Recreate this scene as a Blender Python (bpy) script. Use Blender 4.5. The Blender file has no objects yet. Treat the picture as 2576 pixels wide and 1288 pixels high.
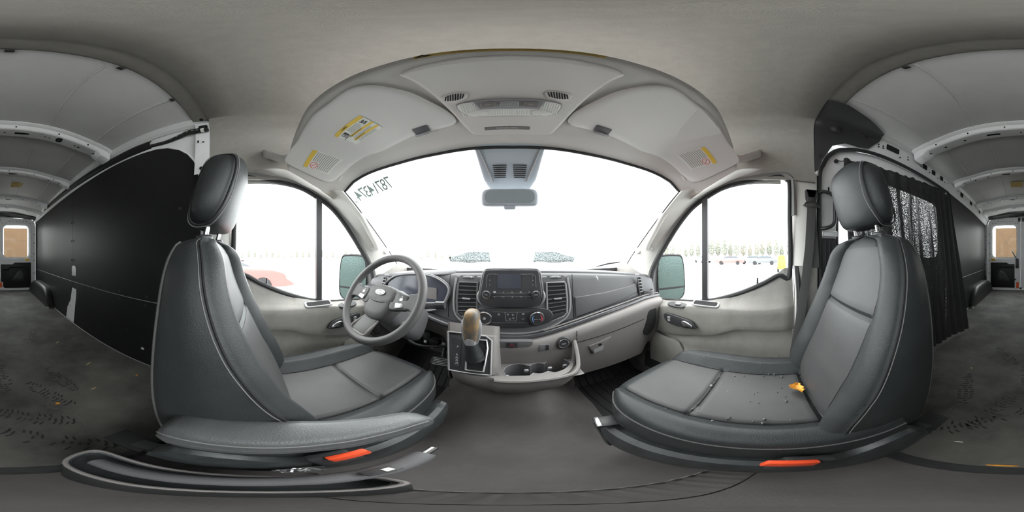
import bpy, bmesh, math, random
from mathutils import Vector as V, Matrix
random.seed(7)
S = bpy.context.scene
COL = S.collection
PI = math.pi

# ---------------------------------------------------------------- camera, sky, exposure
# origin = eye point of the 360 degree camera between the front seats; +Y is the way the van faces, Z up
cd = bpy.data.cameras.new('camera')
cd.type = 'PANO'
cd.panorama_type = 'EQUIRECTANGULAR'
cd.clip_start = 0.02
cd.clip_end = 500
cam = bpy.data.objects.new('camera', cd)
COL.objects.link(cam)
cam.rotation_euler = (PI / 2, 0, 0)
S.camera = cam
S.view_settings.view_transform = 'Standard'
S.view_settings.look = 'None'
S.view_settings.gamma = 1
S.view_settings.exposure = 2.6
S.cycles.use_denoising = True
S.cycles.max_bounces = 14
S.cycles.diffuse_bounces = 8
S.cycles.transparent_max_bounces = 24
S.cycles.caustics_reflective = False
S.cycles.caustics_refractive = False

wd = bpy.data.worlds.new('overcast_sky')
S.world = wd
wd.use_nodes = True
nt = wd.node_tree
nt.nodes.clear()
wo = nt.nodes.new('ShaderNodeOutputWorld')
wb = nt.nodes.new('ShaderNodeBackground')
tc = nt.nodes.new('ShaderNodeTexCoord')
sx = nt.nodes.new('ShaderNodeSeparateXYZ')
rp = nt.nodes.new('ShaderNodeValToRGB')
rp.color_ramp.elements[0].position = 0.0
rp.color_ramp.elements[0].color = (0.80, 0.82, 0.84, 1)
rp.color_ramp.elements[1].position = 0.7
rp.color_ramp.elements[1].color = (1.0, 1.0, 1.0, 1)
nt.links.new(tc.outputs['Generated'], sx.inputs[0])
nt.links.new(sx.outputs['Z'], rp.inputs[0])
nt.links.new(rp.outputs[0], wb.inputs[0])
wb.inputs[1].default_value = 1.6
nt.links.new(wb.outputs[0], wo.inputs[0])

FL, CF, GR = -0.78, -0.86, -1.45      # cargo floor, cab floor, ground outside


# ---------------------------------------------------------------- helpers
def material(name, col, rough=0.6, metal=0.0, var=0.0, vs=6.0, bump=0.0, bs=300.0, spec=0.5, col2=None, coat=0.0):
    m = bpy.data.materials.new(name)
    m.use_nodes = True
    n = m.node_tree
    b = n.nodes['Principled BSDF']
    b.inputs['Base Color'].default_value = (*col, 1)
    b.inputs['Roughness'].default_value = rough
    b.inputs['Metallic'].default_value = metal
    b.inputs['Specular IOR Level'].default_value = spec
    b.inputs['Coat Weight'].default_value = coat
    t = n.nodes.new('ShaderNodeTexCoord')
    if var > 0 or col2:
        no = n.nodes.new('ShaderNodeTexNoise')
        no.inputs['Scale'].default_value = vs
        no.inputs['Detail'].default_value = 6
        no.inputs['Roughness'].default_value = 0.65
        r = n.nodes.new('ShaderNodeValToRGB')
        r.color_ramp.elements[0].position = 0.35
        r.color_ramp.elements[1].position = 0.68
        c2 = col2 or tuple(min(1, c * (1 + var)) for c in col)
        c1 = col if col2 else tuple(c * (1 - var) for c in col)
        r.color_ramp.elements[0].color = (*c1, 1)
        r.color_ramp.elements[1].color = (*c2, 1)
        n.links.new(t.outputs['Object'], no.inputs['Vector'])
        n.links.new(no.outputs[0], r.inputs[0])
        n.links.new(r.outputs[0], b.inputs['Base Color'])
    if bump > 0:
        vo = n.nodes.new('ShaderNodeTexNoise')
        vo.inputs['Scale'].default_value = bs
        vo.inputs['Detail'].default_value = 3
        bp = n.nodes.new('ShaderNodeBump')
        bp.inputs['Strength'].default_value = bump
        bp.inputs['Distance'].default_value = 0.002
        n.links.new(t.outputs['Object'], vo.inputs['Vector'])
        n.links.new(vo.outputs[0], bp.inputs['Height'])
        n.links.new(bp.outputs[0], b.inputs['Normal'])
    return m


def glass(name, tint=(1, 1, 1), refl=0.06, rough=0.0):
    m = bpy.data.materials.new(name)
    m.use_nodes = True
    n = m.node_tree
    n.nodes.clear()
    o = n.nodes.new('ShaderNodeOutputMaterial')
    mx = n.nodes.new('ShaderNodeMixShader')
    tr = n.nodes.new('ShaderNodeBsdfTransparent')
    gl = n.nodes.new('ShaderNodeBsdfGlossy')
    tr.inputs[0].default_value = (*tint, 1)
    gl.inputs['Roughness'].default_value = rough
    mx.inputs[0].default_value = refl
    n.links.new(tr.outputs[0], mx.inputs[1])
    n.links.new(gl.outputs[0], mx.inputs[2])
    n.links.new(mx.outputs[0], o.inputs[0])
    return m


def Tn(p):
    return tuple(float(c) for c in p)


def cr(pts, n=6, closed=False):
    """Catmull-Rom through points of any dimension."""
    N = len(pts)
    out = []
    rng = N if closed else N - 1
    for i in range(rng):
        g = lambda k: pts[k % N] if closed else pts[max(0, min(N - 1, k))]
        a, b, c, d = g(i - 1), g(i), g(i + 1), g(i + 2)
        for k in range(n):
            t = k / n
            out.append(tuple(0.5 * ((2 * q) + (r - p) * t + (2 * p - 5 * q + 4 * r - s) * t * t + (3 * q - p - 3 * r + s) * t ** 3)
                             for p, q, r, s in zip(a, b, c, d)))
    if not closed:
        out.append(tuple(pts[-1]))
    return out


def lerp_tab(tab, x):
    if x <= tab[0][0]:
        return tab[0][1]
    for (a, fa), (b, fb) in zip(tab, tab[1:]):
        if x <= b:
            t = (x - a) / (b - a)
            return fa + (fb - fa) * t
    return tab[-1][1]


def rr(w, h, r, n=4):
    o = []
    for cx, cy, a in ((w / 2 - r, h / 2 - r, 0), (-w / 2 + r, h / 2 - r, 90), (-w / 2 + r, -h / 2 + r, 180), (w / 2 - r, -h / 2 + r, 270)):
        for k in range(n + 1):
            t = math.radians(a + 90 * k / n)
            o.append((cx + r * math.cos(t), cy + r * math.sin(t)))
    return o


def basis(normal, up=(0, 0, 1)):
    n = V(normal).normalized()
    u = V(up)
    u = (u - n * u.dot(n)).normalized()
    return u.cross(n), u, n      # right, up, normal (viewer looks along -normal)


class MB:
    def __init__(s):
        s.v, s.f = [], []

    def add(s, vs, fs):
        n = len(s.v)
        s.v += [Tn(p) for p in vs]
        s.f += [tuple(i + n for i in f) for f in fs]
        return s

    def grid(s, rows, closed=False, flat=False):
        m, k = len(rows), len(rows[0])
        vs = [p for r in rows for p in r]
        fs = []
        for i in range(m - 1):
            for j in range(k if closed else k - 1):
                j2 = (j + 1) % k
                fs.append((i * k + j, i * k + j2, (i + 1) * k + j2, (i + 1) * k + j))
        return s.add(vs, fs)

    def loft(s, rings, cap=True):
        s.grid(rings, True)
        n, k = len(s.v), len(rings[0])
        if cap:
            s.f.append(tuple(range(n - k, n)))
            b = n - k * len(rings)
            s.f.append(tuple(reversed(range(b, b + k))))
        return s

    def slab(s, rows, th):
        """grid given thickness along the vector th (or a function of the point)."""
        f = th if callable(th) else (lambda p: th)
        rows2 = [[tuple(V(p) + V(f(p))) for p in r] for r in rows]
        ring = [list(a) + list(reversed(b)) for a, b in zip(rows, rows2)]
        return s.loft(ring)

    def box(s, c, d, b=0.0, R=None, seg=2):
        bm = bmesh.new()
        bmesh.ops.create_cube(bm, size=1)
        bmesh.ops.scale(bm, vec=d, verts=bm.verts)
        if b > 0:
            bmesh.ops.bevel(bm, geom=bm.edges[:], offset=b, segments=seg, affect='EDGES', profile=0.5)
        if R is not None:
            bmesh.ops.transform(bm, matrix=R.to_4x4(), verts=bm.verts)
        bm.verts.index_update()
        s.add([v.co + V(c) for v in bm.verts], [tuple(v.index for v in f.verts) for f in bm.faces])
        bm.free()
        return s

    def tube(s, pts, r, n=8, closed=False, sq=None):
        P = [V(p) for p in pts]
        N = len(P)
        rings = []
        up = None
        for i in range(N):
            a = P[(i - 1) % N] if (closed or i > 0) else P[i]
            b = P[(i + 1) % N] if (closed or i < N - 1) else P[i]
            t = (b - a)
            if t.length < 1e-9:
                t = V((0, 0, 1))
            t.normalize()
            if up is None:
                up = V((0, 0, 1)) if abs(t.z) < 0.9 else V((1, 0, 0))
            u = (up - t * up.dot(t))
            if u.length < 1e-6:
                u = t.orthogonal()
            u.normalize()
            up = u
            w = t.cross(u)
            q = r[i] if isinstance(r, (list, tuple)) else r
            e = sq or 1.0
            rings.append([tuple(P[i] + u * (q * math.cos(2 * PI * k / n)) + w * (q * e * math.sin(2 * PI * k / n))) for k in range(n)])
        if closed:
            rings.append(rings[0])
            return s.grid(rings, True)
        return s.loft(rings)

    def prism(s, outline, vec, b=0.0):
        """closed 3D outline extruded along vec; the far end has a rounded edge b."""
        O = [V(p) for p in outline]
        v = V(vec)
        L = v.length
        n = v.normalized()
        cen = sum(O, V()) / len(O)
        rings = [[tuple(p) for p in O]]
        if b > 0:
            N = len(O)
            offs = []
            for i in range(N):
                t = (O[(i + 1) % N] - O[i - 1])
                t.normalize()
                w = t.cross(n)
                if w.dot(cen - O[i]) < 0 and False:
                    w = -w
                offs.append(w)
            sg = sum(w.dot(cen - p) for w, p in zip(offs, O))
            offs = [w if sg > 0 else -w for w in offs]
            for a in (0, 30, 60, 90):
                a = math.radians(a)
                rings.append([tuple(p + n * (L - b + b * math.sin(a)) + w * (b - b * math.cos(a))) for p, w in zip(O, offs)])
        else:
            rings.append([tuple(p + v) for p in O])
        return s.loft(rings)

    def plate(s, c, normal, out2, depth, b=0.0, up=(0, 0, 1)):
        """2D outline (right, up) set on a surface at c facing normal, standing off by depth."""
        r, u, n = basis(normal, up)
        O = [V(c) + r * x + u * y for x, y in out2]
        return s.prism(O, n * depth, b)

    def rev(s, c, axis, prof, n=28, up=(0, 0, 1), ex=1.0):
        if abs(V(axis).normalized().dot(V(up))) > 0.95:
            up = (0, 1, 0)
        r, u, a = basis(axis, up)
        rings = [[tuple(V(c) + a * h + (r * math.cos(2 * PI * k / n) * ex + u * math.sin(2 * PI * k / n)) * q) for k in range(n)] for q, h in prof]
        return s.loft(rings)

    def build(s, name, mat, parent=None, ang=35, flat=False):
        me = bpy.data.meshes.new(name)
        me.from_pydata(s.v, [], s.f)
        bm = bmesh.new()
        bm.from_mesh(me)
        bmesh.ops.remove_doubles(bm, verts=bm.verts, dist=1e-6)
        bmesh.ops.recalc_face_normals(bm, faces=bm.faces)
        bm.to_mesh(me)
        bm.free()
        me.validate()
        if not flat:
            me.shade_smooth()
            me.set_sharp_from_angle(angle=math.radians(ang))
        me.materials.append(mat)
        o = bpy.data.objects.new(name, me)
        COL.objects.link(o)
        if parent is not None:
            adopt(o, parent)
        return o


def adopt(o, parent):
    o.parent = parent
    # meshes are built in world coordinates, so only a top-level parent carries an offset
    w = Matrix.Translation(parent.location) if parent.parent is None else Matrix.Identity(4)
    o.matrix_parent_inverse = w.inverted()


def thing(name, loc, label, cat, group=None):
    o = bpy.data.objects.new(name, None)
    o.empty_display_size = 0.05
    COL.objects.link(o)
    o.location = loc
    return tag(o, label, cat, group)


def tag(o, label, cat, group=None, kind=None):
    o['label'] = label
    o['category'] = cat
    if group:
        o['group'] = group
    if kind:
        o['kind'] = kind
    return o


def struct(o, label=None):
    o['kind'] = 'structure'
    if label:
        o['label'] = label
    return o


def text_mb(txt, c, normal, h, up=(0, 0, 1), mirror=False, th=0.0004, bold=0.0, wide=1.0, align='CENTER'):
    cu = bpy.data.curves.new('lettering', 'FONT')
    cu.body = txt
    cu.align_x = align
    cu.align_y = 'CENTER'
    cu.size = 1.0
    cu.resolution_u = 2
    cu.offset = bold
    ob = bpy.data.objects.new('lettering', cu)
    COL.objects.link(ob)
    dg = bpy.context.evaluated_depsgraph_get()
    dg.update()
    me = bpy.data.meshes.new_from_object(ob.evaluated_get(dg))
    r, u, n = basis(normal, up)
    k = h / 0.7
    if mirror:
        r = -r
    mb = MB()
    vs = [V(c) + r * (v.co.x * k * wide) + u * (v.co.y * k) + n * th for v in me.vertices]
    mb.add(vs, [tuple(p.vertices) for p in me.polygons])
    bpy.data.objects.remove(ob)
    bpy.data.curves.remove(cu)
    bpy.data.meshes.remove(me)
    return mb


def join(*mbs):
    o = MB()
    for m in mbs:
        o.add(m.v, m.f)
    return o


def interp3(tab, t):
    """tab: list of 3D points, t in 0..1 by index."""
    x = t * (len(tab) - 1)
    i = min(int(x), len(tab) - 2)
    f = x - i
    return tuple(a + (b - a) * f for a, b in zip(tab[i], tab[i + 1]))


# ---------------------------------------------------------------- materials
M = {}
M['headliner'] = material('beige_headliner_felt', (0.31, 0.298, 0.272), 0.95, var=0.05, vs=30, bump=0.25, bs=500)
M['shelf'] = material('overhead_shelf_plastic', (0.64, 0.62, 0.59), 0.9, bump=0.2, bs=500)
M['visor'] = material('visor_cloth', (0.70, 0.69, 0.665), 0.9, bump=0.15, bs=600)
M['pillar'] = material('pale_pillar_plastic', (0.68, 0.67, 0.63), 0.6, bump=0.1, bs=500)
M['dash'] = material('charcoal_dash_plastic', (0.125, 0.125, 0.13), 0.58, bump=0.12, bs=700, spec=0.35)
M['wheel'] = material('grey_wheel_rubber', (0.085, 0.082, 0.082), 0.55, bump=0.12, bs=700)
M['dashlow'] = material('grey_lower_dash_plastic', (0.20, 0.186, 0.18), 0.55, bump=0.12, bs=700)
M['door'] = material('grey_door_plastic', (0.25, 0.24, 0.222), 0.55, var=0.12, vs=9, bump=0.12, bs=600)
M['flaregrey'] = material('flare_paled_cover_plastic', (0.55, 0.60, 0.65), 0.5)  # plastic paled so that lens flare is painted into its colour
M['black'] = material('black_plastic', (0.035, 0.035, 0.037), 0.45)
M['blackgloss'] = material('gloss_black_panel', (0.045, 0.045, 0.05), 0.25)
M['screen'] = material('switched_off_screen', (0.05, 0.055, 0.075), 0.18)
M['rubber'] = material('black_rubber', (0.02, 0.02, 0.021), 0.7)
M['slot'] = material('dark_recess', (0.012, 0.012, 0.013), 0.9)
M['chrome'] = material('chrome', (0.85, 0.85, 0.86), 0.18, metal=1.0)
M['satin'] = material('satin_silver_plastic', (0.62, 0.62, 0.63), 0.35, metal=0.7)
M['framegrey'] = material('grey_window_frame', (0.24, 0.24, 0.235), 0.5)
M['silver'] = material('silver_grey_plastic', (0.30, 0.30, 0.305), 0.4)
M['leather'] = material('black_vinyl_leather', (0.030, 0.033, 0.034), 0.46, bump=0.35, bs=420, var=0.12, vs=14, spec=0.35)
M['insert'] = material('black_vinyl_insert', (0.045, 0.045, 0.046), 0.5, bump=0.15, bs=900, var=0.10, vs=10)
M['armrest'] = material('sheen_paled_vinyl', (0.10, 0.105, 0.108), 0.38, bump=0.35, bs=420, var=0.1, vs=14)  # lighter than the seat vinyl, with sky sheen put into the colour
M['stitch'] = material('grey_stitching', (0.17, 0.17, 0.165), 0.8)
M['piping'] = material('worn_grey_piping', (0.085, 0.085, 0.083), 0.9, bump=0.6, bs=300)
M['seattrim'] = material('dark_seat_side_plastic', (0.045, 0.05, 0.052), 0.45, var=0.3, vs=20)
M['red'] = material('red_release_button', (0.85, 0.09, 0.03), 0.35)
M['orange'] = material('orange_reflector', (0.95, 0.13, 0.02), 0.3)
M['white'] = material('white_painted_metal', (0.86, 0.87, 0.87), 0.4, var=0.04, vs=5)
M['roof'] = material('grey_roof_skin', (0.66, 0.66, 0.65), 0.5, var=0.05, vs=4)
M['hole'] = material('hole_in_metal', (0.01, 0.01, 0.01), 0.9)
M['panel'] = material('black_wall_lining', (0.013, 0.013, 0.0133), 0.5, bump=0.08, bs=120, var=0.1, vs=4, spec=0.3)
M['arch'] = material('black_moulded_arch', (0.02, 0.02, 0.021), 0.42, bump=0.2, bs=250)
M['floor'] = material('dirty_black_floor_mat', (0.045, 0.045, 0.043), 0.72, col2=(0.15, 0.145, 0.13), vs=2.6, bump=0.2, bs=250)
M['cabfloor'] = material('grey_cab_floor_vinyl', (0.11, 0.10, 0.10), 0.6, col2=(0.17, 0.155, 0.15), vs=4, bump=0.2, bs=300)
M['card'] = material('brown_cardboard', (0.066, 0.036, 0.014), 0.9, var=0.06, vs=8)
M['yellow'] = material('yellow_warning_band', (0.80, 0.56, 0.08), 0.6)
M['amber'] = material('amber_strip_label', (0.62, 0.44, 0.12), 0.7)
M['paper'] = material('white_label_paper', (0.78, 0.79, 0.74), 0.7)
M['ink'] = material('black_print', (0.04, 0.04, 0.04), 0.8)
M['greyink'] = material('grey_small_print', (0.28, 0.28, 0.27), 0.8)
M['redink'] = material('red_print', (0.75, 0.06, 0.10), 0.7)
M['blueink'] = material('blue_print', (0.10, 0.25, 0.55), 0.6)
M['icon'] = material('white_icon_print', (0.62, 0.62, 0.62), 0.6)
M['greenish'] = material('faded_green_paint', (0.30, 0.37, 0.34), 0.7)
M['lens'] = material('clear_ribbed_lens', (0.78, 0.78, 0.75), 0.25)
M['leaf'] = material('dry_orange_leaf', (0.75, 0.34, 0.04), 0.6, var=0.35, vs=60)
M['straw'] = material('straw_scrap', (0.65, 0.52, 0.22), 0.8)
M['wire'] = material('wire_tape', (0.02, 0.02, 0.02), 0.55)
M['belt'] = material('seat_belt_webbing', (0.07, 0.07, 0.068), 0.8, bump=0.4, bs=900)
M['foil'] = material('pale_green_sticker', (0.45, 0.72, 0.62), 0.5)
M['tree'] = material('haze_paled_tree_foliage', (0.07, 0.08, 0.06), 0.9, col2=(0.30, 0.30, 0.26), vs=3.0)  # pale tones put haze and overexposure into the foliage colour
M['bark'] = material('tree_bark', (0.3, 0.27, 0.24), 0.9)
M['asphalt'] = material('wet_concrete_yard', (0.42, 0.42, 0.42), 0.35, var=0.08, vs=0.6)
M['carred'] = material('red_car_paint', (0.62, 0.10, 0.09), 0.3, coat=0.4)
M['cardark'] = material('dark_car_paint', (0.10, 0.11, 0.12), 0.3, coat=0.4)
M['cargrey'] = material('grey_car_paint', (0.45, 0.46, 0.48), 0.3, coat=0.4)
M['yellowpaint'] = material('yellow_machine_paint', (0.85, 0.6, 0.04), 0.5)
M['mirror'] = material('rain_wet_mirror_tree_tint', (0.055, 0.075, 0.07), 0.12, metal=1.0, bump=0.3, bs=120)  # dark green tint paints in the reflection of trees
M['flarepane'] = material('flare_paled_mirror_glass', (0.40, 0.45, 0.47), 0.22)  # pale base paints flare over the pane in place of its dark reflection
M['glass'] = glass('window_glass', (0.97, 0.985, 0.98), 0.02)
M['rearglass'] = glass('tinted_rear_glass', (0.93, 0.95, 0.94), 0.004)
M['carglass'] = material('dark_car_glass', (0.05, 0.06, 0.07), 0.1)
M['amberlens'] = material('amber_lens', (0.9, 0.55, 0.05), 0.3)

# ---------------------------------------------------------------- body shell: sections
SEC = [(0.80, 0.40), (0.822, 0.60), (0.83, 0.80), (0.822, 0.89), (0.79, 0.935), (0.70, 0.958), (0.58, 0.978), (0.30, 1.03), (0.0, 1.05)]


def section(dz=0.0, low=0):
    half = cr(SEC, 5)
    half = half[low:]
    left = [(-x, z + dz) for x, z in half]
    return left + [(x, z + dz) for x, z in reversed(half[:-1])]


# cab ceiling: felt headliner from the rear roll (y -0.33) to above the overhead shelf
rows = []
for y, k in ((-0.332, 0.012), (-0.318, 0.0), (-0.262, 0.0), (-0.247, -0.004), (-0.235, -0.018), (-0.10, -0.02), (0.05, -0.02), (0.2, -0.02), (0.34, -0.03), (0.45, -0.10)):
    r = []
    for x, z in section():
        s = 1 + k * 0.9 if y > -0.24 else 1
        zz = z if z < 0.5 else z + k
        r.append((x * s, y, zz))
    if y < -0.23:
        r = [(x, yy, z) if z > 0.925 else (x, max(yy, -0.236), z) for x, yy, z in r]
    rows.append(r)
ceil = struct(MB().slab(rows, lambda p: (0.0, 0.0, 0.012) if p[2] > 0.92 else ((0.012 if p[0] > 0 else -0.012), 0, 0)).build('ceiling', M['headliner'], ang=60), 'beige felt headliner over the cab')

# overhead shelf underside with sun visor bays, lip and edge
def U(x, y):
    return 0.758 - 0.568 * y - 5.25 * max(0.0, abs(x) - 0.5) ** 2


LIP = [(0.0, 0.212), (0.2, 0.205), (0.42, 0.18), (0.6, 0.165), (0.72, 0.14)]
TOPG = [(0.0, 0.536, 0.423), (0.15, 0.532, 0.426), (0.26, 0.530, 0.427), (0.44, 0.519, 0.433), (0.55, 0.490, 0.425), (0.60, 0.470, 0.413), (0.64, 0.438, 0.383), (0.668, 0.412, 0.345), (0.677, 0.405, 0.325)]
TY = [(a, b) for a, b, c in TOPG] + [(0.72, 0.36)]
TZ = [(a, c) for a, b, c in TOPG] + [(0.72, 0.335)]
xs = [-0.72 + 1.44 * k / 64 for k in range(65)]
rows = []
for x in xs:
    yl, yt = lerp_tab(LIP, abs(x)), lerp_tab(TY, abs(x))
    zl = U(x, yl)
    ed = max(0, abs(x) - 0.6) / 0.12
    row = [(x, yl + 0.30, zl + 0.07), (x, yl + 0.03, zl + 0.068), (x, yl + 0.008, zl + 0.062), (x, yl, zl + 0.05), (x, yl, zl + 0.014), (x, yl + 0.004, zl + 0.003), (x, yl + 0.012, zl - 0.006)]
    for k in range(1, 13):
        t = k / 12
        y = yl + 0.012 + (yt - yl - 0.012) * t
        z = U(x, y) if abs(x) < 0.66 or True else 0
        zt = lerp_tab(TZ, abs(x)) + 0.012
        z = z * (1 - max(0, (t - 0.75) / 0.25)) + zt * max(0, (t - 0.75) / 0.25)
        row.append((x, y, z))
    row.append((x, yt + 0.006, lerp_tab(TZ, abs(x)) - 0.002))
    row.append((x, yt + 0.03, lerp_tab(TZ, abs(x)) + 0.015))
    rows.append(row)
struct(MB().grid(rows).build('trim_1', M['shelf'], ang=50), 'moulded overhead shelf above the windshield')

def sstep_(q):
    q = max(0.0, min(1.0, q))
    return q * q * (3 - 2 * q)


# strips that carry the shelf edge to the door tops
DT = [(-0.24, 0.40), (0.05, 0.402), (0.12, 0.40), (0.2, 0.385), (0.30, 0.352), (0.36, 0.318)]
for s, nm in ((-1, 'trim_2'), (1, 'trim_3')):
    rows = []
    for k in range(29):
        y = -0.06 + 0.45 * k / 28
        if y > 0.14:
            a = V((0.722 * s, y, U(0.72, y)))
        else:
            q = (0.14 - y) / 0.20
            a = V(((0.722 + 0.088 * sstep_(q)) * s, y, U(0.72, 0.14) + 0.055 * q))
        z1 = lerp_tab(DT, y)
        b = V(((0.822 - 0.02 * max(0, y - 0.3) / 0.1) * s, y - 0.005, z1 - 0.002))
        rows.append([tuple(a.lerp(b, t) + V((0, 0, 0.012 * math.sin(t * PI)))) for t in (-0.05, 0, 0.15, 0.4, 0.7, 1.0, 1.1)])
    struct(MB().grid(rows).build(nm, M['shelf']))
    # small hooked end of the shelf lip
    mb = MB()
    pts = [(0.715, 0.15, 0.50), (0.745, 0.12, 0.508), (0.765, 0.08, 0.535), (0.79, 0.03, 0.575)]
    pts = cr(pts, 4)
    rows = [[(x * s, y, z + 0.03), (x * s - 0.022 * s, y + 0.01, z + 0.012), (x * s - 0.018 * s, y + 0.012, z - 0.008), (x * s + 0.02 * s, y + 0.004, z - 0.012), (x * s + 0.05 * s, y, z + 0.03)] for x, y, z in pts]
    struct(MB().loft(rows).build('trim_4' if s < 0 else 'trim_5', M['shelf'], ang=50))

# ---------------------------------------------------------------- windshield, pillars
EP = [(0.677, 0.405, 0.325), (0.716, 0.56, 0.215), (0.757, 0.72, 0.105), (0.80, 0.88, -0.004), (0.82, 0.95, -0.06)]


def glass_pt(s, t):
    """s -1..1 across, t 0 top .. 1 bottom."""
    a = abs(s) * 0.677
    top = V((s * 0.677, lerp_tab(TY, a), lerp_tab(TZ, a)))
    bot = V((s * 0.83, 1.16 - 0.20 * s * s, -0.115 + 0.055 * s * s))
    p = top.lerp(bot, t)
    e = V(interp3(EP, t))
    e.x *= 1 if s > 0 else -1
    side = V((s * 0.677, top.y, 0)).lerp(V((s * 0.83, 0.96, 0)), t)
    w = abs(s) ** 4
    edge = e - V((math.copysign(1, s) * (0.677 + 0.153 * t), lerp_tab(TY, 0.677) + (0.96 - lerp_tab(TY, 0.677)) * t, lerp_tab(TZ, 0.677) + (-0.06 - lerp_tab(TZ, 0.677)) * t))
    return p + edge * w


rows = [[tuple(glass_pt(-1 + 2 * i / 40, j / 16)) for i in range(41)] for j in range(17)]
w1 = struct(MB().slab(rows, (0, 0.004, 0.004)).build('window_1', M['glass'], ang=60), 'windshield')
edge = [glass_pt(-1 + 2 * i / 40, 0) for i in range(41)] + [glass_pt(1, j / 10) for j in range(1, 11)]
edge = [glass_pt(-1, j / 10) for j in range(10, 0, -1)] + edge
MB().tube([tuple(p + V((0, 0.004, 0.002))) for p in edge], 0.007, 6).build('rubber_seal', M['rubber'], w1)
# wet smears of raindrops low on the glass
rain = glass('rain_film', (0.55, 0.60, 0.60), 0.05, 0.2)
n = rain.node_tree
no = n.nodes.new('ShaderNodeTexNoise')
no.inputs['Scale'].default_value = 160
tcn = n.nodes.new('ShaderNodeTexCoord')
ra = n.nodes.new('ShaderNodeValToRGB')
ra.color_ramp.elements[0].position = 0.42
ra.color_ramp.elements[0].color = (0.045, 0.052, 0.051, 1)
ra.color_ramp.elements[1].position = 0.56
ra.color_ramp.elements[1].color = (0.14, 0.15, 0.15, 1)
n.links.new(tcn.outputs['Object'], no.inputs['Vector'])
n.links.new(no.outputs[0], ra.inputs[0])
n.links.new(ra.outputs[0], [x for x in n.nodes if x.type == 'BSDF_TRANSPARENT'][0].inputs[0])
for s in (-1, 1):
    a = []
    for i in range(13):
        q = i / 12
        x = s * (0.14 + 0.27 * q)
        zt = 0.034 - 0.045 * q * q
        a.append([(x, 1.04 - 0.1 * x * x + 0.0, -0.034 - 0.012 * q + (zt + 0.034 + 0.012 * q) * k / 4 + (0.004 * math.sin(9 * q + k))) for k in range(5)])
    rows = []
    for r_ in a:
        rw = []
        for p in r_:
            # move the point to just inside the pane at that height
            t = (0.425 - p[2]) / 0.53
            g = glass_pt(max(-1, min(1, p[0] / (0.677 + 0.153 * t))), max(0, min(1, t)))
            rw.append((p[0], g.y - 0.006, g.z))
        rows.append(rw)
    MB().grid(rows).build('raindrop_patch', rain, w1)

# pillars beside the windshield
DP = [(0.815, 0.30, 0.36), (0.84, 0.41, 0.285), (0.845, 0.55, 0.145), (0.845, 0.70, -0.06), (0.845, 0.74, -0.16)]
for s, nm in ((-1, 'trim_6'), (1, 'trim_7')):
    rows = []
    for k in range(25):
        t = k / 24
        a, b = V(interp3(EP, t)), V(interp3(DP, t))
        inn = V((-0.022, -0.01, 0.0))
        row = []
        for q, h in ((-0.02, -0.3), (0, 0.3), (0.08, 0.95), (0.3, 1.2), (0.6, 1.1), (0.88, 0.6), (1.0, 0.0)):
            p = a.lerp(b, q) + inn * h
            row.append((p.x * s, p.y, p.z))
        rows.append(row)
    struct(MB().slab(rows, (0.006 * s, 0.008, 0)).build(nm, M['pillar'], ang=50), 'pale plastic pillar beside the windshield')

for s, lab in ((-1, 'grey grab handle on the windshield pillar beside the steering wheel'), (1, 'grey grab handle on the windshield pillar at the passenger side')):
    t0 = thing('grab_handle', (0.745 * s, 0.60, 0.15), lab, 'handle', 'pillar grab handles')
    pts = [(0.742, 0.512, 0.255), (0.722, 0.518, 0.245), (0.716, 0.545, 0.215), (0.735, 0.62, 0.135), (0.752, 0.68, 0.075), (0.764, 0.70, 0.05), (0.785, 0.70, 0.055)]
    pts = [(x * s, y, z) for x, y, z in cr(pts, 5)]
    MB().tube(pts, 0.016, 12, sq=0.85).build('grip', M['pillar'], t0)
    rows = []
    MB().tube([(0.752 * s, 0.505, 0.26), (0.758 * s, 0.52, 0.245)], [0.018, 0.02], 10).build('mounting_cap', M['pillar'], t0)
    MB().tube([(0.79 * s, 0.685, 0.06), (0.785 * s, 0.70, 0.045)], [0.02, 0.018], 10).build('mounting_cap', M['pillar'], t0)
    tag(MB().rev((0.772 * s, 0.79, 0.035), (-s, -0.25, 0.3), [(0.021, -0.01), (0.021, 0.006), (0.017, 0.010), (0.0, 0.011)]).build('speaker_cover', M['pillar']),
        'small round speaker cover at the windshield pillar foot ' + ('behind the steering wheel' if s < 0 else 'above the passenger dash corner'), 'speaker cover', 'pillar speaker covers')

# ---------------------------------------------------------------- front doors
WIN = [(-0.112, -0.10), (-0.110, 0.20), (-0.108, 0.37), (-0.095, 0.405), (-0.05, 0.425), (0.066, 0.402), (0.20, 0.378), (0.30, 0.335), (0.42, 0.262), (0.55, 0.125), (0.70, -0.07), (0.735, -0.17), (0.735, -0.295), (0.60, -0.288), (0.36, -0.265), (0.17, -0.208), (0.03, -0.146), (-0.055, -0.10)]


def wx(z):
    return 0.855 - 0.055 * max(0, z + 0.28) / 0.7


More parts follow.
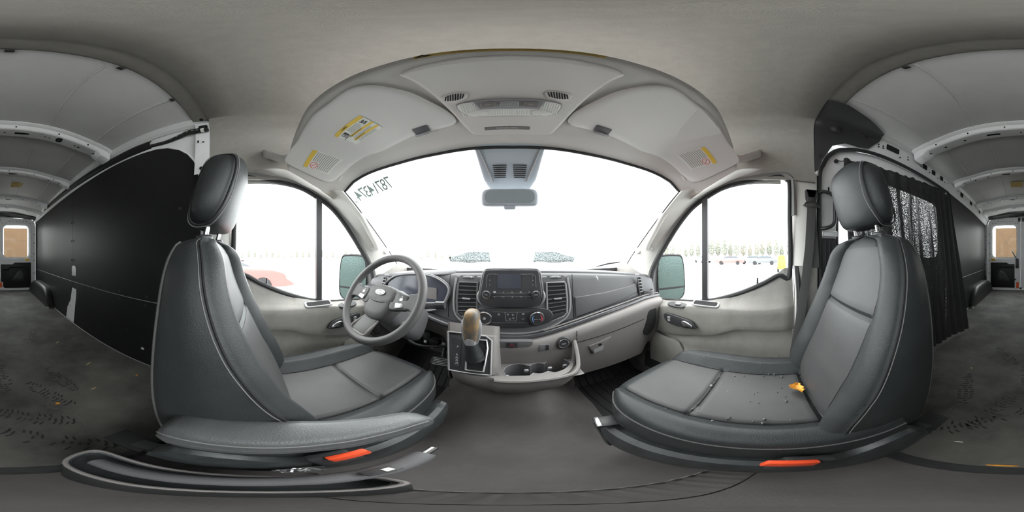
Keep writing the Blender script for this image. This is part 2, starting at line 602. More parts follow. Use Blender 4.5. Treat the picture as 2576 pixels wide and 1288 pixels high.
for s, nm, side, wn in ((-1, 'door_1', 'driver', 'window_2'), (1, 'door_2', 'passenger', 'window_3')):
    zs = [(-0.13, -0.068), (-0.085, -0.066), (-0.06, -0.09), (0.025, -0.145), (0.17, -0.206), (0.375, -0.265), (0.60, -0.285), (0.75, -0.29)]
    zc = [(-0.13, -0.25), (0, -0.266), (0.2, -0.274), (0.4, -0.288), (0.6, -0.318), (0.75, -0.33)]
    zl = [(-0.13, -0.392), (0.142, -0.392), (0.20, -0.41), (0.27, -0.446), (0.5, -0.50), (0.75, -0.52)]
    rows = []
    for k in range(49):
        y = -0.128 + 0.868 * k / 48
        a, b, c = lerp_tab(zs, y), lerp_tab(zc, y), lerp_tab(zl, y)
        rear = max(0.0, 1 - abs(y + 0.128) / 0.05)
        fade = max(0.0, min(1.0, (y - 0.1) / 0.3))
        xc = 0.775 + 0.02 * fade + 0.02 * rear ** 2
        row = [(0.868, y, a - 0.02), (0.862, y, a), (0.85, y, a + 0.004)]
        for q in (0.08, 0.2, 0.4, 0.6, 0.8, 0.92):
            row.append((0.845 + (xc + 0.012 - 0.845) * q ** (1.6 if y < 0.2 else 1.1), y, a + (b + 0.006 - a) * q))
        row += [(xc + 0.004, y, b + 0.003), (xc, y, b - 0.006)]
        for q in (0.25, 0.5, 0.75, 0.96):
            row.append((xc + 0.016 * q, y, b - 0.006 + (c - b + 0.006) * q))
        row += [(xc + 0.020, y, c - 0.002), (xc + 0.054, y, c - 0.006), (xc + 0.058, y, c - 0.02)]
        for q in (0.3, 0.6, 0.85):
            row.append((0.836 - 0.012 * q, y, c - 0.02 + (-0.62 - c + 0.02) * q))
        row += [(0.81, y, -0.62), (0.82, y, -0.66), (0.85, y, -0.80)]
        rows.append([(x * s, yy, z) for x, yy, z in row])
    d = struct(MB().slab(rows, (0.012 * s, 0, 0)).build(nm, M['door'], ang=42), side + ' door')
    # door frame round the window: rubber channel and metal frame
    out = cr(WIN, 5, True)
    MB().tube([(wx(z) * s, y, z) for y, z in out], 0.013, 8, True).build('window_seal', M['rubber'], d)
    top = cr(WIN[1:12], 5)
    cy_, cz_ = 0.25, 0.05
    rows = []
    for y, z in top:
        n2 = V((y - cy_, z - cz_)).normalized()
        rows.append([(s * (wx(z) - 0.012), y + n2.x * 0.008, z + n2.y * 0.008), (s * (wx(z) - 0.02), y + n2.x * 0.02, z + n2.y * 0.02), (s * (wx(z) - 0.01), y + n2.x * 0.034, z + n2.y * 0.034), (s * (wx(z) + 0.01), y + n2.x * 0.04, z + n2.y * 0.04)])
    MB().slab(rows, (0.012 * s, 0, 0)).build('window_frame', M['framegrey'], d)
    MB().slab([[(0.900 * s, y, -0.30), (0.905 * s, y, -0.6), (0.89 * s, y, -0.95)] for y in (-0.18, 0.4, 1.2)], (0.01 * s, 0, 0)).build('outer_skin', M['white'], d)
    MB().slab([[(s * (wx(z) + o), 0.325 + (0.345 - 0.325) * (0.35 - z) / 0.62 + w, z) for o, w in ((-0.012, -0.016), (-0.012, 0.016))] for z in (0.345, 0.2, 0.0, -0.15, -0.268)], (0.02 * s, 0, 0)).build('window_divider', M['black'], d)
    # rear edge: rubber and the painted edge behind it
    MB().tube(cr([(0.855 * s, -0.135, 0.36), (0.852 * s, -0.136, 0.0), (0.80 * s, -0.138, -0.2), (0.812 * s, -0.138, -0.4), (0.82 * s, -0.138, -0.62), (0.85 * s, -0.138, -0.80)], 5), 0.005, 6).build('painted_edge', M['white'], d)
    MB().tube(cr([(0.845 * s, -0.152, 0.40), (0.842 * s, -0.153, 0.0), (0.80 * s, -0.155, -0.22), (0.808 * s, -0.155, -0.4), (0.82 * s, -0.155, -0.66)], 5), 0.011, 8).build('door_seal', M['rubber'], d)
    # inside door opener in its bezel
    c = (0.787 * s, 0.475, -0.385)
    nrm = (-s, 0, 0.06)
    oo = [(-0.10, 0.028), (-0.06, 0.036), (0.07, 0.018), (0.102, -0.012), (0.10, -0.03), (0.0, -0.036), (-0.075, -0.024), (-0.10, 0.0)]
    oo = [(x, y) for x, y in cr(oo, 4, True)]
    if s > 0:
        oo = [(x, y) for x, y in oo]
    else:
        oo = [(-x, y) for x, y in oo]
    bz = MB().plate(c, nrm, oo, 0.014, 0.006).build('opener_bezel', M['black'], d)
    lev = [(0.02, 0.0), (0.04, 0.012), (0.085, -0.004), (0.088, -0.024), (0.055, -0.022), (0.04, -0.026)]
    lev = [(x if s > 0 else -x, y) for x, y in cr(lev, 4, True)]
    MB().plate((c[0] - 0.012 * s, c[1], c[2]), nrm, lev, 0.010, 0.004).build('opener_lever', M['chrome'], bz)
    for q in (0.012, -0.006):
        MB().plate((c[0] - 0.012 * s, c[1] + 0.062, c[2] + q), nrm, rr(0.02, 0.014, 0.003), 0.006, 0.002).build('lock_button', M['silver'], bz)
    # window switch on the arm rest
    c = V((0.806 * s, 0.505, -0.296))
    nr = V((-0.45 * s, 0, 1))
    bz = MB().plate(c, nr, [(x, y) for x, y in cr([(-0.062, 0.0), (-0.035, 0.022), (0.05, 0.022), (0.064, 0.0), (0.04, -0.02), (-0.04, -0.02)], 4, True)], 0.008, 0.004, up=(s, 0, 0)).build('switch_bezel', M['black'], d)
    MB().box(c + V((-0.004 * s, -0.01, 0.012)), (0.022, 0.032, 0.012), 0.004).build('window_switch', M['satin'], bz)
    # pull cup
    c = V((0.806 * s, 0.325, -0.264))
    pc = MB().plate(c, nr, rr(0.155, 0.048, 0.014), 0.006, 0.003, up=(s, 0, 0)).build('pull_cup_rim', M['silver'], d)
    MB().plate(c + nr.normalized() * 0.005, nr, rr(0.132, 0.032, 0.01), 0.0025, up=(s, 0, 0)).build('pull_cup_well', M['slot'], pc)
    # lock pin
    MB().tube([(0.85 * s, 0.055, -0.165), (0.85 * s, 0.055, -0.115)], [0.006, 0.005], 8).build('lock_pin', M['black'], d)
    # map pocket
    pk = []
    for k in range(9):
        y = 0.42 + 0.28 * k / 8
        zt_ = -0.51 - 0.03 * math.sin(k / 8 * PI) - 0.18 * max(0, (0.50 - y) / 0.08)
        pk.append([(0.806 * s, y, zt_), (0.796 * s, y, zt_ - 0.02), (0.79 * s, y, zt_ - 0.1), (0.80 * s, y, -0.82)])
    MB().slab(pk, (0.01 * s, 0, 0)).build('map_pocket', M['door'], d)
    # panes
    pane = [(wx(z) * s, y, z) for y, z in out]
    w = struct(MB().prism(pane, (0.004 * s, 0, 0)).build(wn, M['glass'], flat=True), side + ' door window')

# centre pillars behind the front doors
for s, nm in ((-1, 'trim_8'), (1, 'trim_9')):
    rows = []
    for z in (0.47, 0.42, 0.2, 0.0, -0.05):
        rows.append([(0.85 * s, -0.118, z), (0.835 * s, -0.128, z), (0.815 * s, -0.15, z), (0.808 * s, -0.19, z), (0.815 * s, -0.25, z), (0.84 * s, -0.262, z)])
    struct(MB().slab(rows, (0.01 * s, 0, 0)).build(nm, M['pillar'], ang=40), 'pale centre pillar cover')
    rows = []
    for z in (-0.05, -0.3, -0.6, CF):
        rows.append([(0.85 * s, -0.135, z), (0.822 * s, -0.16, z), (0.812 * s, -0.20, z), (0.816 * s, -0.255, z), (0.845 * s, -0.268, z)])
    struct(MB().slab(rows, (0.01 * s, 0, 0)).build('trim_10' if s < 0 else 'trim_11', M['door'], ang=40), 'grey lower pillar cover')
    # sill step beside the seat
    struct(MB().slab([[(0.845 * s, y, -0.70), (0.80 * s, y, -0.74), (0.79 * s, y, CF)] for y in (-0.25, 0.2, 0.75)], (0.02 * s, 0, 0)).build('trim_12' if s < 0 else 'trim_13', M['black']))

# ---------------------------------------------------------------- floors
rows = []
for i in range(29):
    y = -0.205 - 3.535 * i / 28
    rows.append([(x, y, FL) for x in (-0.88, -0.6, -0.3, 0, 0.3, 0.6, 0.92)])
floor = struct(MB().slab(rows, (0, 0, -0.03)).build('floor', M['floor']), 'black rubber cargo floor with dusty footprints')


def cabz(x, y):
    hump = 0.17 * math.exp(-(x / 0.26) ** 4) * max(0, min(1, (y - 0.22) / 0.40)) ** 1.5
    well = -0.05 * max(0, min(1, (y - 0.25) / 0.15)) * (1 if abs(x) > 0.26 else max(0, (abs(x) - 0.12) / 0.14))
    rise = 0.0 if y < 0.80 else (y - 0.80) * 0.95
    return CF + hump + well + rise


rows = [[(-0.88 + 1.76 * i / 44, y, cabz(-0.88 + 1.76 * i / 44, y)) for i in range(45)] for y in [-0.235 + 1.40 * j / 50 for j in range(51)]]
struct(MB().slab(rows, (0, 0, -0.02)).build('floor', M['cabfloor'], ang=60), 'grey vinyl cab floor')
# wavy edge of the cab floor covering behind the seats' gap
rows = []
for k in range(121):
    x = -0.19 + 0.40 * k / 120
    w = 0.004 * math.sin(k / 120 * 2 * PI * 16)
    y0 = 0.098 - 0.6 * (x - 0.02) ** 2
    rows.append([(x, y0 - 0.06, CF + 0.004), (x, y0 - 0.004, CF + 0.007 + w * 0.4), (x, y0 + 0.003, CF + 0.012 + w), (x, y0 + 0.007, CF + 0.004)])
lip_ = [r[2] for r in rows]
fce = tag(MB().grid(rows).build('floor_covering_edge', M['cabfloor']), 'pale wavy lip of the floor covering across the aisle between the seats', 'floor covering')
MB().tube([(x, y + 0.001, z + 0.001) for x, y, z in lip_], 0.0018, 5).build('worn_lip', M['silver'], fce)
# step where the cargo floor ends
struct(MB().slab([[(x, -0.195, FL + 0.003), (x, -0.19, FL - 0.01), (x, -0.20, CF)] for x in (-0.84, 0, 0.84)], (0, -0.02, 0)).build('trim_14', M['black']))
# ribbed mats in the foot wells
for s, lab in ((-1, 'black ribbed rubber mat in the foot well under the pedals'), (1, 'black ribbed rubber mat in the passenger foot well')):
    mb = MB()
    rows = [[(s * (0.29 + 0.46 * i / 8), y, cabz(0.5, y) + 0.006) for i in range(9)] for y in [0.36 + 0.62 * j / 20 for j in range(21)]]
    mb.slab(rows, (0, 0, 0.006))
    for k in range(9):
        x = 0.36 + 0.045 * k
        mb.tube([(s * x, y, cabz(0.5, y) + 0.013) for y in [0.42 + 0.5 * j / 16 for j in range(17)]], 0.004, 6)
    tag(mb.build('floor_mat', M['rubber']), lab, 'floor mat', 'foot well mats')

# ---------------------------------------------------------------- cargo shell
def drop(y):
    return lerp_tab([(-3.74, 0.10), (-3.5, 0.075), (-2.7, 0.022), (-1.8, 0.008), (-1.0, 0.0), (0, 0)], y)


rows = []
for i in range(40):
    y = -0.30 - 3.42 * i / 39
    rows.append([(x, y, z + 0.012 - drop(y)) for x, z in section(0, 14)])
roof = MB().slab(rows, (0, 0, 0.01))


def rz(x, y, dz=0.0):
    h = cr(SEC, 5)
    h2 = sorted((a, b) for a, b in h if b > 0.85)
    return lerp_tab(h2, abs(x)) - drop(y) + dz


for x0 in (-0.60, -0.27, 0.27, 0.60):
    for ya, yb in ((-0.34, -0.97), (-1.2, -1.72), (-1.86, -2.6)):
        n_ = 12
        p_ = [(x0 * (1 if ya > -1 else 1.0) + 0.04 * math.copysign(1, x0) * (k / n_ if ya > -1 else 0), ya + (yb - ya) * k / n_) for k in range(n_ + 1)]
        roof.tube([(x, y, rz(x, y, 0.012)) for x, y in p_], 0.006, 6, sq=1.0)
roof_o = struct(roof.build('ceiling', M['roof'], ang=40), 'bare grey metal roof skin of the cargo bay')
for s in (-0.13, 0.2):
    MB().box((s * 1.0 - 0.1, -2.2, rz(0.2, -2.2, 0.006)), (0.16, 0.16, 0.006)).build('foam_pad', M['amber'], roof_o)

bows = ((-0.985, -1.115, 0.058), (-1.745, -1.84, 0.05), (-2.66, -2.76, 0.05), (-3.10, -3.18, 0.05))
for bi, (ya, yb, dp) in enumerate(bows):
    rows = []
    xs = [-0.80 + 1.6 * k / 40 for k in range(41)]
    for x in xs:
        z = rz(x, ya, 0.012)
        e = 1.0 if abs(x) < 0.72 else 1.5
        rows.append([(x, ya + 0.018, z - 0.004), (x, ya + 0.004, z - 0.016), (x, ya - 0.012, z - 0.020), (x, ya - 0.022, z - dp * e + 0.006), (x, ya - 0.032, z - dp * e), (x, yb + 0.02, z - dp * e), (x, yb + 0.008, z - dp * e + 0.006), (x, yb, z - 0.004)])
    b = struct(MB().slab(rows, (0, 0, 0.006)).build('trim_%d' % (15 + bi), M['white'], ang=30), 'white roof bow across the cargo bay')
    mb = MB()
    for x, w, h in ((-0.70, 0.05, 0.022), (-0.55, 0.02, 0.012), (-0.52, 0.012, 0.012), (-0.16, 0.13, 0.018), (-0.03, 0.012, 0.01), (0.02, 0.012, 0.01), (0.22, 0.13, 0.018), (0.40, 0.02, 0.012), (0.55, 0.02, 0.014), (0.70, 0.05, 0.022), (-0.30, 0.01, 0.008), (-0.33, 0.01, 0.008)):
        mb.box((x, (ya - 0.032 + yb + 0.02) / 2, rz(x, ya, 0.012) - dp * (1.0 if abs(x) < 0.72 else 1.5) - 0.0005), (w, h, 0.003))
    for x in (-0.6, -0.38, -0.1, 0.12, 0.36, 0.6):
        mb.box((x, ya - 0.017, rz(x, ya, 0.012) - dp * 0.65), (0.009, 0.012, 0.009))
    mb.build('bow_hole', M['hole'], b)
    if bi == 0:
        MB().rev((-0.40, (ya + yb) / 2, rz(-0.4, ya, 0.012) - dp), (0, 0, -1), [(0.028, -0.002), (0.028, 0.003), (0.006, 0.006), (0.006, 0.018), (0.0, 0.019)], 16).build('rubber_plug', M['rubber'], b)

# side walls: painted metal behind, black lining in front
for s, nm in ((-1, 'wall_left'), (1, 'wall_right')):
    y0 = -0.236 if s < 0 else -1.66
    rows = []
    for k in range(31):
        y = y0 + (-3.74 - y0) * k / 30
        e = 0.0 if s < 0 else 0.045 * max(0, min(1, (-1.5 - y) / 2))
        top = [(0.845 + e, FL), (0.85 + e, 0.3), (0.85 + e, 0.76), (0.835 + e * 0.5, 0.80), (0.832, 0.90 - drop(y)), (0.79, 0.945 - drop(y))]
        rows.append([(s * x, y, z) for x, z in top])
    w = struct(MB().slab(rows, (0.01 * s, 0, 0.0)).build(nm, M['white'], ang=40), 'painted body side of the cargo bay')

    def lx(z, y):
        e = 0.0 if s < 0 else 0.045 * max(0, min(1, (-1.5 - y) / 2))
        b = 0.835 + e - 0.058 * max(0, min(1, (-0.2 - z) / 0.58))
        if y < -2.4:
            b += 0.045 * min(1, (-2.4 - y) / 1.0) * max(0, min(1, (-0.2 - z) / 0.58))
        return b

    def ltop(y):
        if s < 0:
            return lerp_tab([(-3.7, 0.875), (-1.8, 0.832), (-0.93, 0.80), (-0.70, 0.792), (-0.58, 0.780), (-0.50, 0.757), (-0.42, 0.708), (-0.37, 0.655), (-0.33, 0.585), (-0.305, 0.50), (-0.297, 0.40)], y)
        return lerp_tab([(-3.7, 0.85), (-1.7, 0.775)], y)
    ys = ([-0.297, -0.30, -0.305, -0.315, -0.33, -0.35, -0.37, -0.395, -0.42, -0.46, -0.50, -0.54, -0.58, -0.64, -0.70, -0.8, -0.93, -1.2, -1.5, -1.744] if s < 0 else [-1.68, -1.744])
    segs = [(ys, -0.298, 1, 'upper_lining'), (ys, FL + 0.004, 0, 'lower_lining')]
    ys2 = [-1.747, -2.0, -2.3, -2.6, -3.0, -3.4, -3.70]
    segs += [(ys2, -0.298, 1, 'upper_lining'), (ys2, FL + 0.004, 0, 'lower_lining')]
    for yy, zb, up, nn in segs:
        rows = []
        for y in yy:
            zt = ltop(y) if up else -0.302
            rows.append([(s * lx(zb + (zt - zb) * k / 10, y), y, zb + (zt - zb) * k / 10) for k in range(11)])
        MB().slab(rows, (0.008 * s, 0, 0)).build(nn, M['panel'], w, ang=60)
    # pale edge along the top of the lining and the seam's lit edge painted as a grey line
    yy = ys + ys2
    MB().tube([(s * (lx(ltop(y), y) - 0.001), y, ltop(y) + 0.003) for y in yy], 0.0045, 5).build('lining_edge', M['white'], w)
    MB().tube([(s * (lx(-0.3, y) - 0.0005), y, -0.3) for y in [yy[0] + (yy[-1] - yy[0]) * k / 12 for k in range(13)]], 0.0022, 4).build('lining_seam_lit_edge', M['silver'], w)
    MB().tube([(s * (lx(FL, y) - 0.004), y, FL + 0.005) for y in [yy[0] + (-2.25 - yy[0]) * k / 12 for k in range(13)]], 0.004, 5).build('floor_edge', M['silver'], w)
    # push rivets of the lining
    mb = MB()
    for z in (0.62, 0.40, 0.18, -0.05, -0.27, -0.33, -0.6):
        for y in ((-1.72, -1.775) if z not in (-0.27, -0.33) else [-0.40, -0.66, -0.92, -1.18, -1.45, -1.72, -2.1, -2.6, -3.1]):
            if y > yy[0] - 0.03:
                continue
            mb.rev((s * (lx(z, y) - 0.0005), y, z), (-s, 0, 0), [(0.011, -0.002), (0.009, 0.004), (0.0, 0.005)], 10)
    if s < 0:
        for y, z in ((-0.42, 0.28), (-0.5, -0.6), (-0.8, -0.55), (-1.0, 0.55), (-1.3, -0.62)):
            mb.rev((s * (lx(z, y) - 0.0005), y, z), (-s, 0, 0), [(0.011, -0.002), (0.009, 0.004), (0.0, 0.005)], 10)
    mb.build('lining_rivet', M['rubber'], w)
    if s < 0:
        # cut outs in the lining where the white metal shows
        MB().plate((-lx(-0.19, -1.71) + 0.001, -1.712, -0.19), (1, 0, 0), rr(0.10, 0.155, 0.035, 6), 0.003, 0.001).build('lining_cutout', M['white'], w)
        q = [(0.065, -0.155), (0.055, -0.375), (0.02, -0.41), (0.0, -0.41)]
        MB().prism([(-lx(z, -1.7) + 0.0015, y, z) for y, z in ((-1.62, -0.375), (-1.605, -0.42), (-1.60, -0.765), (-1.80, -0.765), (-1.79, -0.62), (-1.725, -0.52), (-1.715, -0.372))], (0.003, 0, 0)).build('lining_cutout', M['white'], w)
        MB().rev((-lx(-0.62, -0.66) + 0.001, -0.66, -0.66), (1, 0, 0), [(0.016, -0.002), (0.014, 0.003), (0, 0.004)], 12).build('screw_cap', M['white'], w)

# black cable cover on the left, perforated rail on the right
tag(MB().slab([[(-0.842, y, z0), (-0.822, y, z0 + 0.006), (-0.808, y, z0 + 0.03), (-0.808, y, z0 + 0.055), (-0.825, y, z0 + 0.075)] for y, z0 in [(-0.62, 0.805), (-1.0, 0.812), (-1.8, 0.836), (-2.6, 0.855), (-3.6, 0.868)]], (-0.006, 0, 0)).build('cable_cover', M['panel'], ang=40),
    'long black cable channel along the top of the left cargo wall', 'cable cover')
rows = []
for k in range(31):
    y = -0.30 - 3.35 * k / 30
    d_ = drop(y) * 0.6
    e = 0.02 * max(0, min(1, (-1.5 - y) / 2))
    rows.append([(0.86 + e, y, 0.765 - d_), (0.838 + e, y, 0.775 - d_), (0.828 + e, y, 0.80 - d_), (0.818 + e * 0.5, y, 0.925 - d_), (0.80, y, 0.94 - d_), (0.775, y, 0.962 - drop(y))])
rail = struct(MB().slab(rows, (0.008, 0, 0.004)).build('trim_20', M['white'], ang=30), 'white perforated roof rail above the sliding door')
mb = MB()
for y, w_, h_ in ((-0.789, 0.12, 0.052), (-1.175, 0.065, 0.05), (-1.32, 0.06, 0.05), (-1.476, 0.055, 0.05), (-2.05, 0.09, 0.06), (-2.44, 0.09, 0.06), (-2.95, 0.10, 0.06)):
    mb.plate((0.8185 + 0.008 * max(0, (-1.5 - y) / 2), y, 0.872 - drop(y) * 0.6), (-1, 0, -0.08), rr(w_, h_, 0.008), 0.003)
for y, z in ((-0.66, 0.86), (-0.66, 0.835), (-0.70, 0.84), (-0.70, 0.86), (-0.86, 0.82), (-0.95, 0.87), (-0.95, 0.84), (-1.12, 0.85), (-1.12, 0.87), (-1.25, 0.84), (-1.40, 0.84), (-1.55, 0.85), (-1.62, 0.87), (-1.9, 0.86), (-2.2, 0.84)):
    mb.plate((0.82, y, z), (-1, 0, -0.08), rr(0.014, 0.011, 0.004), 0.003)
mb.build('rail_hole', M['hole'], rail)
MB().tube(cr([(0.836, -0.29, -0.70), (0.836, -0.278, -0.2), (0.836, -0.272, 0.42), (0.836, -0.295, 0.56), (0.836, -0.345, 0.66), (0.836, -0.43, 0.72), (0.836, -0.64, 0.762), (0.836, -1.04, 0.764), (0.836, -1.66, 0.762)], 6), 0.014, 8).build('door_seal', M['rubber'], rail)

struct(MB().slab([[(0.91, y, 0.70), (0.91, y, 0.90), (0.83, y, 0.985)] for y in (-0.16, -0.9, -1.7)], (0.01, 0, 0.005)).build('trim_28', M['white']), 'body side above the sliding door')
for s, nm in ((-1, 'trim_29'), (1, 'trim_30')):
    struct(MB().slab([[(0.89 * s, y, CF), (0.89 * s, y, 0.42), (0.875 * s, y, 0.80), (0.84 * s, y, 0.97)] for y in (-0.14, -0.34)], (0.01 * s, 0, 0.004)).build(nm, M['white']), 'body pillar behind the front door')
# dark clips at the rear edge of the headliner, and its moulded tag outlines
for x in (-0.02, -0.31, -0.60, 0.30):
    MB().box((x, -0.340, lerp_tab(sorted((a, b) for a, b in cr(SEC, 5) if b > 0.9), abs(x)) + 0.004), (0.022, 0.018, 0.010), 0.003).build('retaining_clip', M['black'], ceil)
for s in (-1, 1):
    MB().tube([(0.8135 * s, y, z) for y, z in ((-0.105, 0.795), (-0.155, 0.795), (-0.155, 0.805), (-0.105, 0.805))], 0.0008, 4, True).build('moulded_tag', M['shelf'], ceil)
wr_ = MB().tube(cr([(-0.615, -0.985, 1.01), (-0.66, -0.975, 0.985), (-0.71, -0.985, 0.975), (-0.745, -1.00, 0.945), (-0.80, -1.02, 0.90)], 5), 0.005, 6)
wr_.box((-0.605, -0.985, 1.01), (0.03, 0.02, 0.018), 0.003)
tag(wr_.build('sensor_wire', M['wire']), 'short black wire with plug hanging at the first roof bow', 'wire')
ab = MB().box((-0.800, -0.262, 0.440), (0.02, 0.05, 0.045), 0.005).box((-0.80, -0.262, 0.40), (0.016, 0.03, 0.05), 0.004)
tag(ab.build('belt_anchor', M['black']), 'black belt anchor on the white pillar behind the driver headrest', 'belt anchor')
# white pillar arch and wiring at the left rear edge of the headliner
rows = []
for x, z in section()[2:17]:
    o = 0.004
    rows.append([(x * 1.0 + (0.02 if z < 0.92 else 0), y, z + (0.006 if z > 0.92 else 0)) for y in (-0.238, -0.262, -0.30, -0.318)])
arch = struct(MB().slab([[(p[0] - 0.008, p[1], p[2]) for p in r] for r in rows], (-0.004, 0, 0.006)).build('trim_21', M['white'], ang=40), 'white pillar arch behind the driver')
mb = MB()
mb.plate((-0.818, -0.275, 0.855), (1, 0, -0.1), rr(0.05, 0.06, 0.01), 0.004)
mb.plate((-0.79, -0.275, 0.925), (1, 0, -0.9), rr(0.02, 0.02, 0.009), 0.004)
mb.plate((-0.812, -0.30, 0.73), (1, 0, 0), rr(0.008, 0.018, 0.002), 0.004)
mb.plate((-0.812, -0.272, 0.72), (1, 0, 0), rr(0.012, 0.008, 0.003), 0.004)
mb.plate((-0.800, -0.278, 0.505), (1, 0, 0), rr(0.022, 0.022, 0.01), 0.004)
mb.build('arch_hole', M['hole'], arch)
MB().plate((-0.800, -0.255, 0.48), (1, 0, 0), [(-0.022, -0.016), (0.02, -0.016), (0.02, 0.016), (-0.004, 0.012)], 0.003).build('sticker', M['foil'], arch)
hp = cr([(-0.80, -0.242, 0.82), (-0.805, -0.30, 0.825), (-0.812, -0.36, 0.835), (-0.822, -0.43, 0.822), (-0.828, -0.52, 0.815), (-0.83, -0.63, 0.83)], 6)
hw = tag(MB().tube(hp, 0.014, 8).tube([(x + 0.004, y, z + 0.026 - 0.02 * k / 30) for k, (x, y, z) in enumerate(hp)], 0.004, 6).build('wiring_harness', M['wire']),
         'black taped wiring loom at the roof edge above the left wall lining', 'wiring')
MB().tube([(-0.800, -0.262, 0.822), (-0.801, -0.280, 0.823)], 0.0155, 8).build('connector', M['paper'], hw)
for k in range(9):
    i = 6 + k * 3
    x, y, z = hp[min(i, len(hp) - 2)]
    MB().box((x + 0.0135, y, z + 0.002), (0.004, 0.007, 0.010)).build('cable_clip', M['greyink'], hw)

# black corner bracket cover at the right rear edge of the headliner
def secpt(y, z):
    h = [(a, b) for a, b in cr(SEC, 5)]
    for (a, b), (c, d) in zip(h, h[1:]):
        if b <= z <= d:
            t = (z - b) / max(1e-6, d - b)
            return a + (c - a) * t
    return h[-1][0]


rows = []
T = [(-0.222, 0.47, 1.0), (-0.255, 0.50, 1.02), (-0.28, 0.565, 1.0), (-0.34, 0.715, 1.0), (-0.42, 0.755, 0.985), (-0.50, 0.765, 0.975), (-0.58, 0.785, 0.95), (-0.66, 0.885, 0.935)]
hs = cr(SEC, 8)
def arc(u):     # u: 0 at z .40 up to 1 at centre line of the roof
    return interp3([(a, 0, b) for a, b in hs], u)
for y, z0, _ in T:
    u0 = min(range(len(hs)), key=lambda i: abs(hs[i][1] - z0) + (0 if hs[i][0] > 0.7 else 9)) / (len(hs) - 1)
    u1 = lerp_tab([(-0.70, 0.50), (-0.62, 0.56), (-0.5, 0.62), (-0.40, 0.665), (-0.33, 0.70), (-0.238, 0.70)], y)
    row = []
    for k in range(15):
        p = arc(u0 + (u1 - u0) * k / 14)
        k_ = 0.003 if y > -0.23 else 0.014
        row.append((p[0] - k_, y, p[2] - (k_ if p[2] > 0.9 else 0)))
    rows.append(row)
br = tag(MB().slab(rows, (0.008, 0, 0.006)).build('corner_cover', M['black'], ang=40), 'black plastic corner cover above the sliding door behind the passenger seat', 'trim cover')
MB().rev((0.815, -0.36, 0.87), (-1, -0.2, -0.2), [(0.035, -0.01), (0.033, 0.012), (0.02, 0.022), (0.0, 0.024)], 18).build('bump_stop', M['black'], br)
for y, z in ((-0.31, 0.78), (-0.27, 0.60), (-0.45, 0.90), (-0.56, 0.885)):
    MB().rev((secpt(y, z) - 0.012, y, z), (-1, 0, -0.2), [(0.016, -0.004), (0.014, 0.006), (0.0, 0.007)], 12).build('push_clip', M['rubber'], br)

# wheel arch covers
for s, lab in ((-1, 'black moulded wheel arch cover at the foot of the left cargo wall'), (1, 'black moulded wheel arch cover behind the curtain side of the cargo bay')):
    rows = []
    prof = [(-2.20, 0.0), (-2.27, 0.02), (-2.33, 0.10), (-2.42, 0.20), (-2.56, 0.265), (-2.8, 0.285), (-3.2, 0.285), (-3.4, 0.25), (-3.55, 0.16), (-3.62, 0.0)]
    e = 0.0 if s < 0 else 0.045
    for y, h in cr(prof, 4):
        h = max(h, 0.002)
        xi = 0.675 + 0.02 * (y + 3) + e
        xo = (0.765 if y > -2.35 else 0.80) + e
        rows.append([(s * xo, y, FL), (s * (xo + 0.01), y, FL + h), (s * (xi + 0.055), y, FL + h), (s * (xi + 0.03), y, FL + h * 0.97), (s * (xi + 0.008), y, FL + h * 0.84), (s * xi, y, FL + h * 0.6), (s * (xi - 0.015), y, FL + 0.002)])
    tag(MB().loft(rows).build('wheel_arch_cover', M['arch'], ang=50), lab, 'wheel arch cover', 'wheel arch covers')

# ---------------------------------------------------------------- rear doors
def ringframe(outer, inner, y, th, n=48):
    def resample(o):
        P = [V((a, b)) for a, b in o]
        P.append(P[0])
        L = [0]
        for a, b in zip(P, P[1:]):
            L.append(L[-1] + (b - a).length)
        out = []
        for k in range(n):
            t = L[-1] * k / n
            i = max(j for j in range(len(L) - 1) if L[j] <= t + 1e-9)
            f = (t - L[i]) / max(1e-9, L[i + 1] - L[i])
            out.append(P[i].lerp(P[i + 1], f))
        return out
    cx = sum(a for a, b in inner) / len(inner)
    cz = sum(b for a, b in inner) / len(inner)
    ia = []
    oa = []
    for k in range(n):
        a = 2 * PI * k / n
        d = V((math.cos(a), math.sin(a)))
        for lst, poly in ((ia, inner), (oa, outer)):
            best = None
            for p, q in zip(poly, poly[1:] + poly[:1]):
                p, q = V(p) - V((cx, cz)), V(q) - V((cx, cz))
                e = q - p
                den = d.x * e.y - d.y * e.x
                if abs(den) < 1e-9:
                    continue
                t = (p.x * e.y - p.y * e.x) / den
                u = (p.x * d.y - p.y * d.x) / den
                if t > 0 and -1e-6 <= u <= 1 + 1e-6:
                    best = t if best is None else max(best, t)
            lst.append((cx + d.x * (best or 0), cz + d.y * (best or 0)))
    return oa, ia


